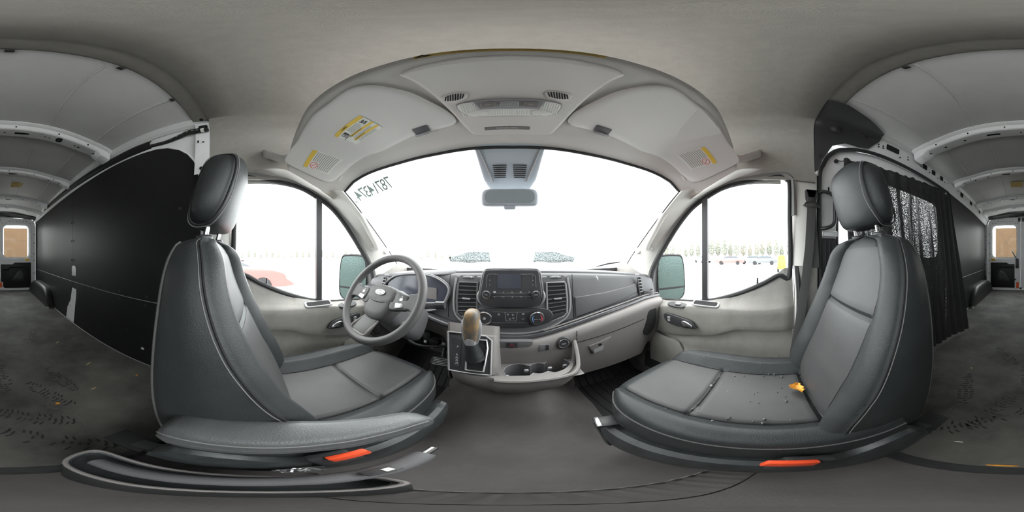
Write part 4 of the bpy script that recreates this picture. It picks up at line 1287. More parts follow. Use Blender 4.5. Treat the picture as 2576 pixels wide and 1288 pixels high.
# side vents at the dash ends
for s in (-1, 1):
    o = [(0.672, -0.128), (0.690, -0.128), (0.700, -0.16), (0.712, -0.222), (0.692, -0.240), (0.682, -0.20)]
    v = MB().prism([(s * x, 0.700, z) for x, z in o], (0, -0.010, 0), 0.003).build('side_vent', M['slot'], dash)
    mb = MB()
    for k in range(5):
        mb.box((s * (0.684 + 0.004 * k), 0.689, -0.142 - 0.019 * k), (0.024, 0.006, 0.005), 0.001)
    mb.build('vent_slat', M['silver'], v)
    MB().tube([(s * x, 0.69, z) for x, z in o], 0.003, 5, True).build('vent_rim', M['dash'], v)
    MB().box((s * 0.678, 0.700, -0.112), (0.026, 0.012, 0.010), 0.003).build('roller_slot', M['silver'], dash)
# instrument cluster in its hooded recess
ho = cr([(-0.705, -0.205), (-0.685, -0.165), (-0.62, -0.118), (-0.55, -0.100), (-0.448, -0.092), (-0.37, -0.100), (-0.315, -0.122), (-0.286, -0.150), (-0.29, -0.19), (-0.315, -0.240), (-0.35, -0.262), (-0.45, -0.285), (-0.62, -0.28), (-0.69, -0.245)], 4, True)
cl = MB().prism([(x, FY(z) + 0.002, z) for x, z in ho], (0, -0.004, 0), 0.0).build('cluster_lens', M['screen'], dash)
MB().tube([(x, FY(z) - 0.006, z) for x, z in ho], 0.008, 8, True).build('cluster_hood', M['dash'], cl)
MB().tube([(x, FY(z) - 0.013, z) for x, z in ho], 0.0025, 6, True).build('hood_edge', M['silver'], cl)
MB().plate((-0.385, FY(-0.18) - 0.004, -0.185), (0, -1, 0), rr(0.075, 0.06, 0.004), 0.002).build('cluster_display', M['dashlow'], cl)
t_ = MB().tube([(-0.375, FY(-0.24) - 0.004, -0.238), (-0.345, FY(-0.23) - 0.004, -0.225)], 0.002, 4).tube([(-0.365, FY(-0.24) - 0.004, -0.250), (-0.338, FY(-0.23) - 0.004, -0.235)], 0.001, 4)
t_.build('gauge_mark', M['greenish'], cl)
# bulging top hood over the cluster
rows = []
for k in range(25):
    x = -0.745 + 0.48 * k / 24
    g_ = math.sin(k / 24 * PI) ** 0.5
    rows.append([(x, 0.80, dtop(x) - 0.004), (x, 0.757, dtop(x) + 0.004 * g_ - 0.004 * (1 - g_)), (x, 0.752 - 0.037 * g_, dtop(x) - 0.012), (x, 0.750 - 0.042 * g_, dtop(x) - 0.020), (x, 0.748 - 0.028 * g_, dtop(x) - 0.026)])
MB().slab(rows, (0, 0.006, -0.004)).build('cluster_brow', M['dash'], dash, ang=50)
# hanging wires and bracket under the driver side
mb = MB()
for k in range(7):
    x = -0.52 + 0.055 * k
    mb.box((x, 0.70 + 0.012 * (k % 3), -0.44 - 0.012 * (k % 2)), (0.05, 0.04, 0.03 + 0.012 * (k % 3)), 0.004)
mb.tube(cr([(-0.55, 0.68, -0.44), (-0.45, 0.66, -0.475), (-0.35, 0.67, -0.47), (-0.26, 0.69, -0.45)], 5), 0.007, 6)
mb.build('fuse_bracket', M['black'], dash)
for x, z in ((-0.395, -0.452), (-0.300, -0.440), (-0.36, -0.478)):
    MB().box((x, 0.672, z), (0.016, 0.006, 0.012), 0.001).build('wire_tag', M['paper'], dash)
for s, nm in ((-1, 'trim_26'), (1, 'trim_27')):
    struct(MB().slab([[(0.845 * s, y, -0.06), (0.835 * s, y, -0.25), (0.82 * s, y, -0.5), (0.82 * s, y, CF - 0.02)] for y in (0.73, 0.9, 1.2)], (0.015 * s, 0, 0)).build(nm, M['door']), 'grey kick panel in the foot well')
# wall behind the dash (firewall)
struct(MB().slab([[(x, 1.12, -0.10), (x, 1.14, -0.55), (x, 1.16, CF)] for x in (-0.88, 0, 0.88)], (0, 0.02, 0)).build('wall_front', M['black']))

# ---------------------------------------------------------------- steering wheel and column
tilt = 0.594
wc = V((-0.446, 0.424, -0.156))
wn_ = V((0, -math.cos(tilt), math.sin(tilt)))
wu = V((0, math.sin(tilt), math.cos(tilt)))
wr = V((1, 0, 0))
WP = lambda a, b, h=0.0: tuple(wc + wr * a + wu * b + wn_ * h)
sw = thing('steering_wheel', tuple(wc), 'grey three spoke steering wheel in front of the instrument cluster', 'steering wheel')
MB().tube([WP(0.178 * math.cos(2 * PI * k / 72), 0.178 * math.sin(2 * PI * k / 72)) for k in range(72)], 0.0165, 14, True, sq=0.95).build('rim', M['wheel'], sw, ang=80)
HP = lambda a, b, h=0.0: WP(a - 0.008, b - 0.012, h - 0.035)      # the hub sits back from the rim
hub = [(a, b) for a, b in cr([(-0.086, 0.036), (-0.066, 0.058), (0.0, 0.068), (0.066, 0.058), (0.086, 0.036), (0.078, -0.018), (0.054, -0.066), (0.0, -0.082), (-0.054, -0.066), (-0.078, -0.018)], 5, True)]
hb = MB()
rings = []
for sc, h in ((1.0, -0.03), (1.0, 0.006), (0.97, 0.018), (0.88, 0.026), (0.6, 0.030), (0.25, 0.031)):
    rings.append([HP(a * sc, b * sc, h + (0.006 if b > 0 else 0) * sc) for a, b in hub])
hb.loft(rings)
hbo = hb.build('hub', M['wheel'], sw, ang=50)
MB().tube([HP(a * 0.985, 0.004 - 0.012 * (1 - (a / 0.068) ** 2), 0.021 + 0.010 * (1 - (a / 0.068) ** 2)) for a in [-0.064 + 0.128 * k / 16 for k in range(17)]], 0.0035, 6).build('hub_crease', M['black'], hbo)
bd = [(0.026 * math.cos(2 * PI * k / 28), 0.030 + 0.0115 * math.sin(2 * PI * k / 28)) for k in range(28)]
bg = MB().prism([HP(a, b, 0.034) for a, b in bd], tuple(wn_ * 0.004), 0.0015).build('oval_badge', M['chrome'], hbo)
MB().prism([HP(a * 0.86, 0.030 + (b - 0.030) * 0.80, 0.0378) for a, b in bd], tuple(wn_ * 0.0008)).build('badge_field', M['silver'], bg)
text_mb('Ford', HP(0, 0.0305, 0.0388), tuple(wn_), 0.012, up=tuple(wu), wide=1.1).build('lettering', M['chrome'], bg, flat=True)
text_mb('AIRBAG', HP(0.0, -0.044, 0.0295), tuple(wn_), 0.0055, up=tuple(wu)).build('lettering', M['black'], hbo, flat=True)
for s in (-1, 1):
    o = cr([(s * 0.060, 0.034), (s * 0.110, 0.030), (s * 0.150, 0.034), (s * 0.168, 0.046), (s * 0.172, 0.0), (s * 0.168, -0.040), (s * 0.148, -0.026), (s * 0.110, -0.030), (s * 0.058, -0.034)], 4, True)
    sp = MB().prism([WP(a, b, -0.022 if abs(a) < 0.13 else -0.012) for a, b in o], tuple(wn_ * 0.018), 0.006).build('spoke', M['wheel'], sw)
    o = cr([(s * 0.078, 0.024), (s * 0.115, 0.026), (s * 0.128, 0.018), (s * 0.120, -0.018), (s * 0.088, -0.026), (s * 0.080, -0.018)], 3, True)
    pd = MB().prism([WP(a, b, -0.0100) for a, b in o], tuple(wn_ * 0.010), 0.003).build('button_pad', M['black'], sp)
    MB().prism([WP(a, b, -0.0020) for a, b in [(s * 0.084, -0.010), (s * 0.121, -0.006), (s * 0.118, -0.022), (s * 0.088, -0.028)]], tuple(wn_ * 0.004), 0.0015).build('pad_trim', M['satin'], pd)
    MB().prism([WP(s * 0.101 + a, 0.006 + b, -0.0005) for a, b in rr(0.012, 0.010, 0.002)], tuple(wn_ * 0.002)).build('pad_button', M['satin'], pd)
    MB().prism([WP(a, b, -0.0005) for a, b in [(s * 0.096, 0.014), (s * 0.106, 0.014), (s * 0.101, 0.022)]], tuple(wn_ * 0.0015)).build('pad_arrow', M['silver'], pd)
lo = [(-0.048, -0.070), (0.020, -0.080), (0.022, -0.150), (0.016, -0.166), (-0.056, -0.160), (-0.062, -0.145)]
bs = MB().prism([WP(a, b, -0.014 if b < -0.1 else -0.034) for a, b in lo], tuple(wn_ * 0.014), 0.004).build('lower_spoke', M['wheel'], sw)
MB().tube([WP(a, b, 0.002 - 0.03 * max(0, (b + 0.14) / 0.06)) for a, b in cr([(-0.052, -0.075), (-0.066, -0.138), (-0.060, -0.156), (-0.02, -0.160), (0.014, -0.160), (0.024, -0.142), (0.024, -0.090)], 4)], 0.004, 8).build('spoke_rim', M['dashlow'], bs)
col = thing('steering_column', (-0.44, 0.56, -0.26), 'dark steering column shroud behind the steering wheel with key slot and stalks', 'steering column')
rings = []
for h, a, b0, b1 in ((-0.03, 0.052, 0.05, -0.065), (-0.07, 0.075, 0.062, -0.085), (-0.13, 0.082, 0.062, -0.10), (-0.21, 0.082, 0.055, -0.115), (-0.27, 0.080, 0.05, -0.12)):
    rings.append([WP(x * a / 1.0, (b0 + b1) / 2 + y * (b0 - b1) / 2, h) for x, y in [(math.copysign(abs(math.cos(t)) ** 0.55, math.cos(t)), math.copysign(abs(math.sin(t)) ** 0.55, math.sin(t))) for t in [2 * PI * k / 32 for k in range(32)]]])
MB().loft(rings).build('shroud', M['dash'], col, ang=50)
MB().rev(WP(0.078, -0.075, -0.11), (0.9, -0.45, -0.1), [(0.024, -0.01), (0.024, 0.008), (0.018, 0.012), (0.015, 0.006), (0.0, 0.006)], 24).build('key_slot', M['silver'], col)
for s in (-1, 1):
    st = MB().tube(cr([WP(s * 0.07, 0.012, -0.08), WP(s * 0.12, 0.018, -0.085), WP(s * 0.165, 0.026, -0.085), WP(s * 0.205, 0.032, -0.085)], 4), [0.008] * 6 + [0.013] * 6 + [0.015], 10, sq=0.7).build('stalk', M['dash'], col)
    MB().tube([WP(s * 0.19, 0.03, -0.085), WP(s * 0.222, 0.035, -0.085)], [0.016, 0.014], 10).build('stalk_end', M['black'], st)
# pedals
pdl = thing('brake_pedal', (-0.33, 0.73, -0.60), 'metal edged brake pedal in the dark foot well under the steering column', 'pedal')
MB().plate((-0.325, 0.70, -0.585), (0.1, -0.8, 0.6), rr(0.10, 0.055, 0.02), 0.014, 0.005).build('pedal_pad', M['rubber'], pdl)
mb = MB()
for k in range(5):
    r_, u_, n_ = basis((0.1, -0.8, 0.6))
    c_ = V((-0.325, 0.70, -0.585)) + n_ * 0.0145 + u_ * (-0.018 + 0.009 * k)
    mb.tube([tuple(c_ - r_ * 0.036), tuple(c_ + r_ * 0.036)], 0.0014, 4)
mb.build('pedal_rib', M['satin'], pdl)
MB().tube([(-0.325, 0.715, -0.575), (-0.33, 0.80, -0.45), (-0.33, 0.86, -0.40)], 0.010, 8).build('pedal_arm', M['black'], pdl)

# ---------------------------------------------------------------- gear console and cup holders
con = thing('centre_console', (0.0, 0.6, -0.60), 'grey centre console with gear selector and double cup holder under the dashboard', 'console')
# left block under the gear lever: sloping top plane from (y .60, z -.33) to (y .52, z -.467)
def gp(x, q, h=0.0):       # q 0 top .. 1 bottom on the sloping gear panel
    n_ = V((0, -0.864, 0.504))
    return tuple(V((x, 0.602 - 0.082 * q, -0.328 - 0.141 * q)) + n_ * h)


xl = lambda q: -0.246 + 0.036 * q
xr = lambda q: -0.076 + 0.008 * q
rows = []
O = [(-0.02, 0.10), (0.0, 0.02), (0.03, 0.0), (0.5, -0.002), (0.97, -0.0), (1.03, 0.012), (1.06, 0.03)]
ring = []
for q in (-0.30, -0.05, 0.0, 0.25, 0.5, 0.75, 1.0, 1.06):
    h = -0.004 if -0.04 < q < 1.03 else -0.022
    a, b = xl(q) - 0.014, xr(q) + 0.016
    p = [(a + 0.0, -0.12), (a - 0.004, -0.04), (a, -0.012 + h), (a + 0.012, h), ((a + b) / 2, h), (b - 0.012, h), (b + 0.004, -0.012 + h), (b + 0.012, -0.04), (b + 0.012, -0.12)]
    ring.append([gp(x, q, hh) for x, hh in p])
MB().loft(ring).build('gear_housing', M['dashlow'], con, ang=45)
# lower body: front face and underside of the whole console
rows = []
for k in range(31):
    x = -0.232 + 0.462 * k / 30
    e = (abs(x + 0.001) / 0.231) ** 6
    zt = -0.482 if x > -0.06 else -0.478
    yf = 0.498 + 0.012 * (1 if x < -0.06 else 0.4) + 0.07 * e
    dz = 0.022 * math.sin((x + 0.232) / 0.462 * PI)
    rows.append([(x, yf + 0.018, zt + 0.0), (x, yf + 0.004, zt - 0.002), (x, yf, zt - 0.008), (x, yf + 0.002, zt - 0.045), (x, yf + 0.012, zt - 0.07 - dz), (x, yf + 0.03, zt - 0.085 - dz), (x, yf + 0.10, zt - 0.10 - dz), (x, yf + 0.25, zt - 0.11)])
MB().slab(rows, (0, 0.012, 0)).build('front_shell', M['dashlow'], con, ang=45)
rows = []
for s, x0 in ((-1, -0.240), (1, 0.236)):
    mb = MB().slab([[(x0 - 0.004 * s, 0.572, -0.468), (x0 + 0.008 * s, 0.605, -0.42), (x0 + 0.012 * s, 0.64, -0.36)], [(x0 - 0.006 * s, 0.565, -0.55), (x0 + 0.006 * s, 0.62, -0.55), (x0 + 0.01 * s, 0.68, -0.55)], [(x0 - 0.01 * s, 0.58, -0.585), (x0 - 0.006 * s, 0.65, -0.59), (x0, 0.70, -0.60)]], (-0.006 * s, 0, 0))
    mb.build('side_shell', M['dashlow'], con)
# tray floor with three joined wells
TZ0 = -0.492
holes = []
for cx, cy, r_ in ((0.022, 0.575, 0.052), (0.098, 0.588, 0.038), (0.172, 0.592, 0.053)):
    holes.append((cx, cy, r_))
inside = lambda x, y: any((x - a) ** 2 + (y - b) ** 2 < r_ * r_ for a, b, r_ in holes)
pts = []
for k in range(241):
    a = 2 * PI * k / 240
    dx, dy = math.cos(a), math.sin(a)
    cx, cy = 0.098, 0.590
    t = 0.0
    lim = 0.0
    while t < 0.14:
        if inside(cx + dx * t, cy + dy * t):
            lim = t
        t += 0.0005
    pts.append((cx + dx * lim, cy + dy * lim))
pts = pts[:-1]
n_p = len(pts)
outer = []
for x, y in pts:
    d_ = V((x - 0.098, y - 0.59))
    d_.normalize()
    # rectangle clip of the tray
    bx0, bx1, by0, by1 = -0.060, 0.242, 0.506, 0.690
    ts = []
    if d_.x > 1e-6: ts.append((bx1 - 0.098) / d_.x)
    if d_.x < -1e-6: ts.append((bx0 - 0.098) / d_.x)
    if d_.y > 1e-6: ts.append((by1 - 0.59) / d_.y)
    if d_.y < -1e-6: ts.append((by0 - 0.59) / d_.y)
    t = min(ts)
    outer.append((0.098 + d_.x * t, 0.59 + d_.y * t))
tilt_z = lambda x, y: TZ0 + 0.0 + 0.05 * (y - 0.55)
rings = [[(x, y, tilt_z(x, y)) for x, y in outer], [(x, y, tilt_z(x, y)) for x, y in pts], [(x, y, tilt_z(x, y) - 0.004) for x, y in pts]]
tray = MB().grid(rings, True).build('cup_tray', M['dashlow'], con, ang=40)
MB().grid([[(x, y, tilt_z(x, y) - 0.002) for x, y in pts], [(x, y, TZ0 - 0.07) for x, y in pts], [(0.098 + (x - 0.098) * 0.02, 0.59 + (y - 0.59) * 0.02, TZ0 - 0.071) for x, y in pts]], True).build('cup_well', M['dash'], tray, ang=40)
MB().tube([(x, y, tilt_z(x, y)) for x, y in pts[::2]], 0.0018, 6, True).build('well_rim', M['silver'], tray)
for x, y in ((-0.018, 0.552), (0.052, 0.590), (0.140, 0.594), (0.200, 0.598)):
    MB().box((x, y, TZ0 - 0.012), (0.016, 0.010, 0.022), 0.003, Matrix.Rotation(0.4, 3, 'X')).build('cup_grip', M['silver'], tray)
# tray back and right hand rim rising to the dash
MB().slab([[(-0.065, 0.665, -0.40), (0.09, 0.668, -0.395), (0.245, 0.67, -0.38)], [(-0.065, 0.69, -0.44), (0.09, 0.692, -0.44), (0.245, 0.694, -0.44)], [(-0.065, 0.692, -0.49), (0.09, 0.692, -0.49), (0.245, 0.692, -0.49)]], (0, 0.01, 0)).build('tray_back', M['dashlow'], con)
pth = cr([(0.252, 0.625, -0.385), (0.249, 0.60, -0.410), (0.242, 0.565, -0.448), (0.225, 0.53, -0.476), (0.19, 0.510, -0.486), (0.10, 0.503, -0.488), (0.0, 0.502, -0.488), (-0.055, 0.505, -0.488)], 5)
MB().tube(pth, 0.0085, 8).build('tray_rim', M['dashlow'], con)
rows = [[(x, y, z) for x, y, z in pth], [(x - 0.004, y + 0.004, TZ0 - 0.002) for x, y, z in pth]]
MB().slab(rows, (0.004, -0.004, 0)).build('rim_wall', M['dashlow'], con)
# gear panel
gpn = MB().prism([gp(x, q, 0.0) for x, q in ((xl(0.0), 0.0), (xl(0) + 0.075, -0.03), (xr(0) - 0.02, 0.0), (xr(0) + 0.002, 0.10), (xr(1.0), 1.0), (xl(1.0), 1.0))], gp(0, 0, 0.006) and (0, -0.864 * 0.006, 0.504 * 0.006), 0.003).build('gear_panel', M['black'], con)
MB().tube([gp(x, q, 0.006) for x, q in ((xl(0.0), 0.0), (xl(0) + 0.075, -0.03), (xr(0) - 0.02, 0.0), (xr(0) + 0.002, 0.10), (xr(1.0), 1.0), (xl(1.0), 1.0))], 0.0045, 6, True).build('panel_rim', M['silver'], gpn)
MB().prism([gp(x, q, 0.006) for x, q in ((-0.228, 0.12), (-0.186, 0.15), (-0.176, 0.86), (-0.196, 0.86))], (0, -0.864 * 0.002, 0.504 * 0.002)).build('indicator_strip', M['blackgloss'], gpn)
nrm_g, up_g = (0, -0.864, 0.504), (0, 0.504, 0.864)
tx = MB()
for c, x, q in (('P', -0.196, 0.35), ('R', -0.193, 0.56), ('N', -0.191, 0.635), ('D', -0.189, 0.71), ('M', -0.187, 0.785)):
    t_ = text_mb(c, gp(x, q, 0.0085), nrm_g, 0.0085, up=up_g)
    tx.add(t_.v, t_.f)
tx.build('lettering', M['icon'], gpn, flat=True)
o = [(-0.166, 0.10), (-0.092, 0.10), (-0.086, 0.30), (-0.092, 0.92), (-0.152, 0.92)]
gt = MB().prism([gp(x, q, 0.005) for x, q in o], (0, -0.864 * 0.003, 0.504 * 0.003)).build('gate_well', M['slot'], gpn)
MB().tube([gp(x, q, 0.009) for x, q in o], 0.004, 6, True).build('gate_rim', M['satin'], gt)
gl = thing('gear_lever', gp(-0.128, 0.6), 'gear lever with worn brown spotted knob standing in the console gate', 'gear lever')
A, B = V(gp(-0.126, 0.60, 0.004)), V((-0.141, 0.548, -0.335))
pts = [tuple(A.lerp(B, k / 12)) for k in range(13)]
MB().tube(pts, [0.036, 0.035, 0.033, 0.034, 0.030, 0.031, 0.027, 0.029, 0.025, 0.027, 0.024, 0.025, 0.023], 16).build('boot', M['leather'], gl, ang=70)
ax = (V((-0.141, 0.565, -0.20)) - V((-0.141, 0.548, -0.335))).normalized()
base = V((-0.141, 0.548, -0.338))
r_, u_, n_ = basis(ax, (0, 1, 0))
rings = []
for h, a, b in ((0.0, 0.020, 0.018), (0.012, 0.021, 0.019), (0.03, 0.025, 0.022), (0.06, 0.029, 0.027), (0.09, 0.030, 0.030), (0.115, 0.029, 0.030), (0.130, 0.025, 0.027), (0.138, 0.018, 0.020), (0.142, 0.008, 0.009)):
    rings.append([tuple(base + ax * h + V((1, 0, 0)) * (a * math.copysign(abs(math.cos(t)) ** 0.75, math.cos(t))) + V((0, 1, 0)) * (b * math.copysign(abs(math.sin(t)) ** 0.75, math.sin(t)))) for t in [2 * PI * k / 28 for k in range(28)]])
M['knob'] = material('worn_knob_leather', (0.12, 0.115, 0.11), 0.5, col2=(0.34, 0.22, 0.10), vs=26, bump=0.2, bs=400)
MB().loft(rings).build('knob', M['knob'], gl, ang=60)
for s in (-1, 1):
    MB().tube([tuple(base + ax * h + V((s * a, -0.004, 0))) for h, a in ((0.004, 0.021), (0.03, 0.0245), (0.06, 0.0285), (0.09, 0.0295), (0.105, 0.028))], [0.004, 0.008, 0.010, 0.008, 0.003], 8).build('knob_trim', M['satin'], gl)
MB().rev(tuple(base + ax * -0.004), tuple(ax), [(0.021, 0), (0.0235, 0.006), (0.0235, 0.03), (0.020, 0.034)], 22).build('knob_collar', M['satin'], gl)

# ---------------------------------------------------------------- overhead: visors, lamp, stickers
def UP(x, y, off):
    """point just below the overhead shelf, off metres under it."""
    n_ = V((0, -0.494, -0.870))
    return tuple(V((x, y, U(x, y))) + n_ * off)


UN = (0, -0.494, -0.870)
oc = struct(MB().prism([UP(x, y, -0.002) for x, y in cr([(-0.190, 0.235), (-0.12, 0.226), (0.0, 0.223), (0.12, 0.226), (0.190, 0.235), (0.186, 0.27), (0.160, 0.39), (0.132, 0.475), (0.105, 0.503), (0.0, 0.508), (-0.105, 0.503), (-0.132, 0.475), (-0.160, 0.39), (-0.186, 0.27)], 4, True)], tuple(V(UN) * 0.020), 0.012).build('trim_25', M['shelf'], ang=50), 'raised overhead console between the sun visors')
VL = [(-0.700, 0.132), (-0.672, 0.150), (-0.596, 0.178), (-0.50, 0.192), (-0.415, 0.205), (-0.30, 0.216), (-0.233, 0.280), (-0.193, 0.350), (-0.156, 0.415), (-0.164, 0.448), (-0.224, 0.453), (-0.30, 0.452), (-0.40, 0.458), (-0.473, 0.459), (-0.55, 0.440), (-0.621, 0.403), (-0.665, 0.372), (-0.690, 0.33), (-0.700, 0.237)]
for s, lab in ((-1, 'cloth sun visor with two warning labels, above the steering wheel'), (1, 'cloth sun visor with a single warning label, on the passenger side')):
    vt = thing('sun_visor', (0.43 * s, 0.33, 0.54), lab, 'sun visor', 'sun visors')
    o = cr(VL, 6, True)
    cx, cy = -0.43, 0.32
    rings = []
    for sc, h in [(1.0, 0.002), (1.0, 0.010), (0.985, 0.016), (0.955, 0.0185)] + [(0.9 - 0.0625 * k, 0.0205) for k in range(14)] + [(0.01, 0.0205)]:
        rings.append([UP(s * -(cx + (x - cx) * sc), cy + (y - cy) * sc, h) if s > 0 else UP(cx + (x - cx) * sc, cy + (y - cy) * sc, h) for x, y in o])
    MB().loft(rings).build('visor_panel', M['visor'], vt, ang=60)
    MB().box(UP(s * 0.268, 0.452, 0.018), (0.052, 0.012, 0.030), 0.004, Matrix.Rotation(-0.5, 3, 'X')).build('visor_clip', M['silver'], vt)
    MB().box(UP(s * 0.266, 0.438, 0.021), (0.054, 0.03, 0.008), 0.003, Matrix.Rotation(-0.5, 3, 'X')).build('clip_recess', M['dash'], vt)
    MB().rev(UP(s * 0.24, 0.485, 0.004), UN, [(0.018, -0.003), (0.017, 0.0025), (0.0, 0.003)], 20).build('screw_cover', M['shelf'], vt)
    MB().tube([UP(s * 0.655, 0.385, 0.008), UP(s * 0.672, 0.375, 0.006)], 0.006, 8).build('visor_pivot', M['visor'], vt)

    def lab_on(quad, bands, th=0.0225):
        """quad: 4 corners (x,y) TL TR BR BL as read; bands: list of (t0,t1,mat)"""
        Q = [V((x * s, y)) for x, y in quad]

        def bil(a, b, e=0.0):
            q_ = (Q[0].lerp(Q[1], a)).lerp(Q[3].lerp(Q[2], a), b)
            return UP(q_.x, q_.y, th + e)
        grid = lambda a0, a1, b0, b1, e: [[bil(a0 + (a1 - a0) * i / 6, b0 + (b1 - b0) * j / 4, e) for i in range(7)] for j in range(5)]
        p = MB().slab(grid(0, 1, 0, 1, 0.0), tuple(V(UN) * -0.001)).build('label_sheet', M['paper'], vt)
        for b0, b1, a0, a1, mm in bands:
            MB().grid(grid(a0, a1, b0, b1, 0.0005)).build('print', M[mm], p)
        return p, bil, grid

    if s < 0:
        q = [(0.548, 0.296), (0.392, 0.300), (0.372, 0.377), (0.520, 0.381)]
        p, bil, grid = lab_on(q, [(0, 0.17, 0, 1, 'yellow'), (0.50, 0.60, 0.20, 1, 'yellow'), (0.74, 0.84, 0.12, 1, 'yellow')])
        mb = MB()
        for b0 in (0.22, 0.27, 0.33, 0.38, 0.44):
            mb.grid([[bil(0.34 + 0.40 * i / 4 - (0.05 if b0 > 0.4 else 0), b0 + d_, 0.0008) for i in range(5)] for d_ in (0, 0.018)])
        for b0 in (0.63, 0.67, 0.71, 0.87, 0.91, 0.95):
            mb.grid([[bil(0.20 + 0.65 * i / 4, b0 + d_, 0.0008) for i in range(5)] for d_ in (0, 0.014)])
        mb.build('print', M['greyink'], p)
        mb = MB()
        for a0 in (0.09, 0.14, 0.19, 0.23):
            mb.tube([bil(a0, 0.24, 0.001), bil(a0 + 0.012, 0.34, 0.001), bil(a0, 0.46, 0.001)], 0.0016, 4)
        mb.tube([bil(0.26, 0.26, 0.001), bil(0.21, 0.26, 0.001), bil(0.21, 0.44, 0.001)], 0.0016, 4)
        for A_, B_ in (((0.80, 0.24), (0.86, 0.44)), ((0.86, 0.24), (0.93, 0.42)), ((0.80, 0.42), (0.93, 0.40)), ((0.83, 0.3), (0.93, 0.26))):
            mb.tube([bil(*A_, 0.001), bil(*B_, 0.001)], 0.0013, 4)
        mb.tube([bil(0.0, 0.48, 0.0008), bil(0.22, 0.49, 0.0008)], 0.0012, 4)
        mb.build('print', M['ink'], p)
        Qc = lambda a, b: bil(a, b, 0.001)
        for tx_, a, b, h in (('\u25b2WARNING', 0.30, 0.09, 0.009), ('\u25b2ADVERTISSEMENT', 0.40, 0.55, 0.0065), ('\u25b2ADVERTENCIA', 0.36, 0.79, 0.0065)):
            d_ = V(Qc(1, b)) - V(Qc(0, b))
            r2 = d_.normalized()
            u2 = V(UN).cross(r2)
            text_mb(tx_.replace('\u25b2', ''), Qc(a, b), UN, h, up=tuple(u2)).build('lettering', M['ink'], p, flat=True)
    # child seat notice near the outer end
    q = [(0.684, 0.215), (0.630, 0.242), (0.603, 0.372), (0.668, 0.330)]
    if s < 0:
        p, bil, grid = lab_on([q[0], q[1], q[2], q[3]], [(0, 0.15, 0, 1, 'yellow')], 0.0225)
    else:
        q = [(0.672, 0.228), (0.612, 0.262), (0.580, 0.382), (0.650, 0.345)]
        p, bil, grid = lab_on([q[1], q[0], q[3], q[2]], [(0, 0.15, 0, 1, 'yellow')], 0.0225)
    mb = MB()
    for k in range(11):
        b0 = 0.20 + 0.068 * k
        a0 = 0.40 if k < 4 else 0.06
        if s > 0:
            a0, a1 = (0.05, 0.62) if k < 4 else (0.05, 0.94)
        else:
            a1 = 0.94
        mb.grid([[bil(a0 + (a1 - a0) * i / 4, b0 + d_, 0.0008) for i in range(5)] for d_ in (0, 0.022)])
    mb.build('print', M['greyink'], p)
    ca = 0.20 if s < 0 else 0.80
    mb = MB().tube([bil(ca + 0.15 * math.cos(2 * PI * k / 20), 0.32 + 0.12 * math.sin(2 * PI * k / 20), 0.001) for k in range(20)], 0.0013, 4, True)
    mb.tube([bil(ca - 0.10, 0.24, 0.001), bil(ca + 0.10, 0.40, 0.001)], 0.0012, 4)
    mb.build('print', M['redink'], p)

# amber strip notice along the shelf lip
def lipp(x, q):
    yl = lerp_tab(LIP, abs(x))
    zl = U(x, yl)
    return (x, yl - 0.0015, zl + 0.016 + 0.032 * q)


rows = [[lipp(-0.142 + 0.276 * k / 30, q) for k in range(31)] for q in (0, 1)]
sn = tag(MB().slab(rows, (0, 0.001, 0)).build('warning_strip', M['amber']), 'long amber warning strip stuck on the lip of the overhead shelf', 'label')
mb = MB()
for a, b in (((-0.137, 0.15), (-0.113, 0.15)), ((-0.113, 0.15), (-0.125, 0.9)), ((-0.125, 0.9), (-0.137, 0.15))):
    p0, p1 = V(lipp(*a)), V(lipp(*b))
    mb.tube([tuple(p0 + V((0, -0.001, 0))), tuple(p1 + V((0, -0.001, 0)))], 0.0022, 4)
mb.build('print', M['ink'], sn)
mb = MB()
random.seed(3)
for q in (0.25, 0.5, 0.75):
    x = -0.082
    while x < 0.118:
        w_ = random.uniform(0.006, 0.016)
        mb.grid([[(a, lipp(a, q)[1] - 0.0008, lipp(a, q)[2] + d_) for a in (x, x + w_)] for d_ in (-0.0016, 0.0016)])
        x += w_ + 0.003
mb.build('print', material('brown_small_print', (0.30, 0.20, 0.05), 0.8), sn)

# dome lamp
dl = thing('dome_lamp', UP(0, 0.40, 0.02), 'clear ribbed dome lamp with three buttons in the overhead console', 'lamp')
lo = cr([(-0.135, 0.385), (-0.120, 0.376), (-0.06, 0.374), (0.0, 0.375), (0.06, 0.374), (0.105, 0.376), (0.120, 0.385), (0.118, 0.408), (0.106, 0.424), (0.05, 0.434), (0.0, 0.436), (-0.06, 0.434), (-0.115, 0.424), (-0.130, 0.408)], 4, True)
MB().prism([UP(x, y, 0.016) for x, y in lo], tuple(V(UN) * 0.008), 0.003).build('lamp_frame', M['silver'], dl)
ln = MB().prism([UP(-0.006 + (x + 0.006) * 0.965, 0.405 + (y - 0.405) * 0.90, 0.020) for x, y in lo], tuple(V(UN) * 0.008), 0.003).build('lens', M['lens'], dl)
mb = MB()
for k in range(40):
    x = -0.124 + 0.236 * k / 39
    if abs(x + 0.006) < 0.07:
        mb.tube([UP(x, 0.413, 0.0283), UP(x, 0.429, 0.0283)], 0.0009, 4)
    else:
        mb.tube([UP(x, 0.384, 0.0283), UP(x, 0.424, 0.0283)], 0.0009, 4)
mb.build('lens_rib', M['paper'], ln)
for s in (-1, 1):
    MB().prism([UP(-0.006 + s * (0.080 + a), 0.418 + b, 0.027) for a, b in [(0.026 * math.cos(2 * PI * k / 20), 0.0095 * math.sin(2 * PI * k / 20)) for k in range(20)]], tuple(V(UN) * 0.004), 0.002).build('map_lens', M['lens'], ln)
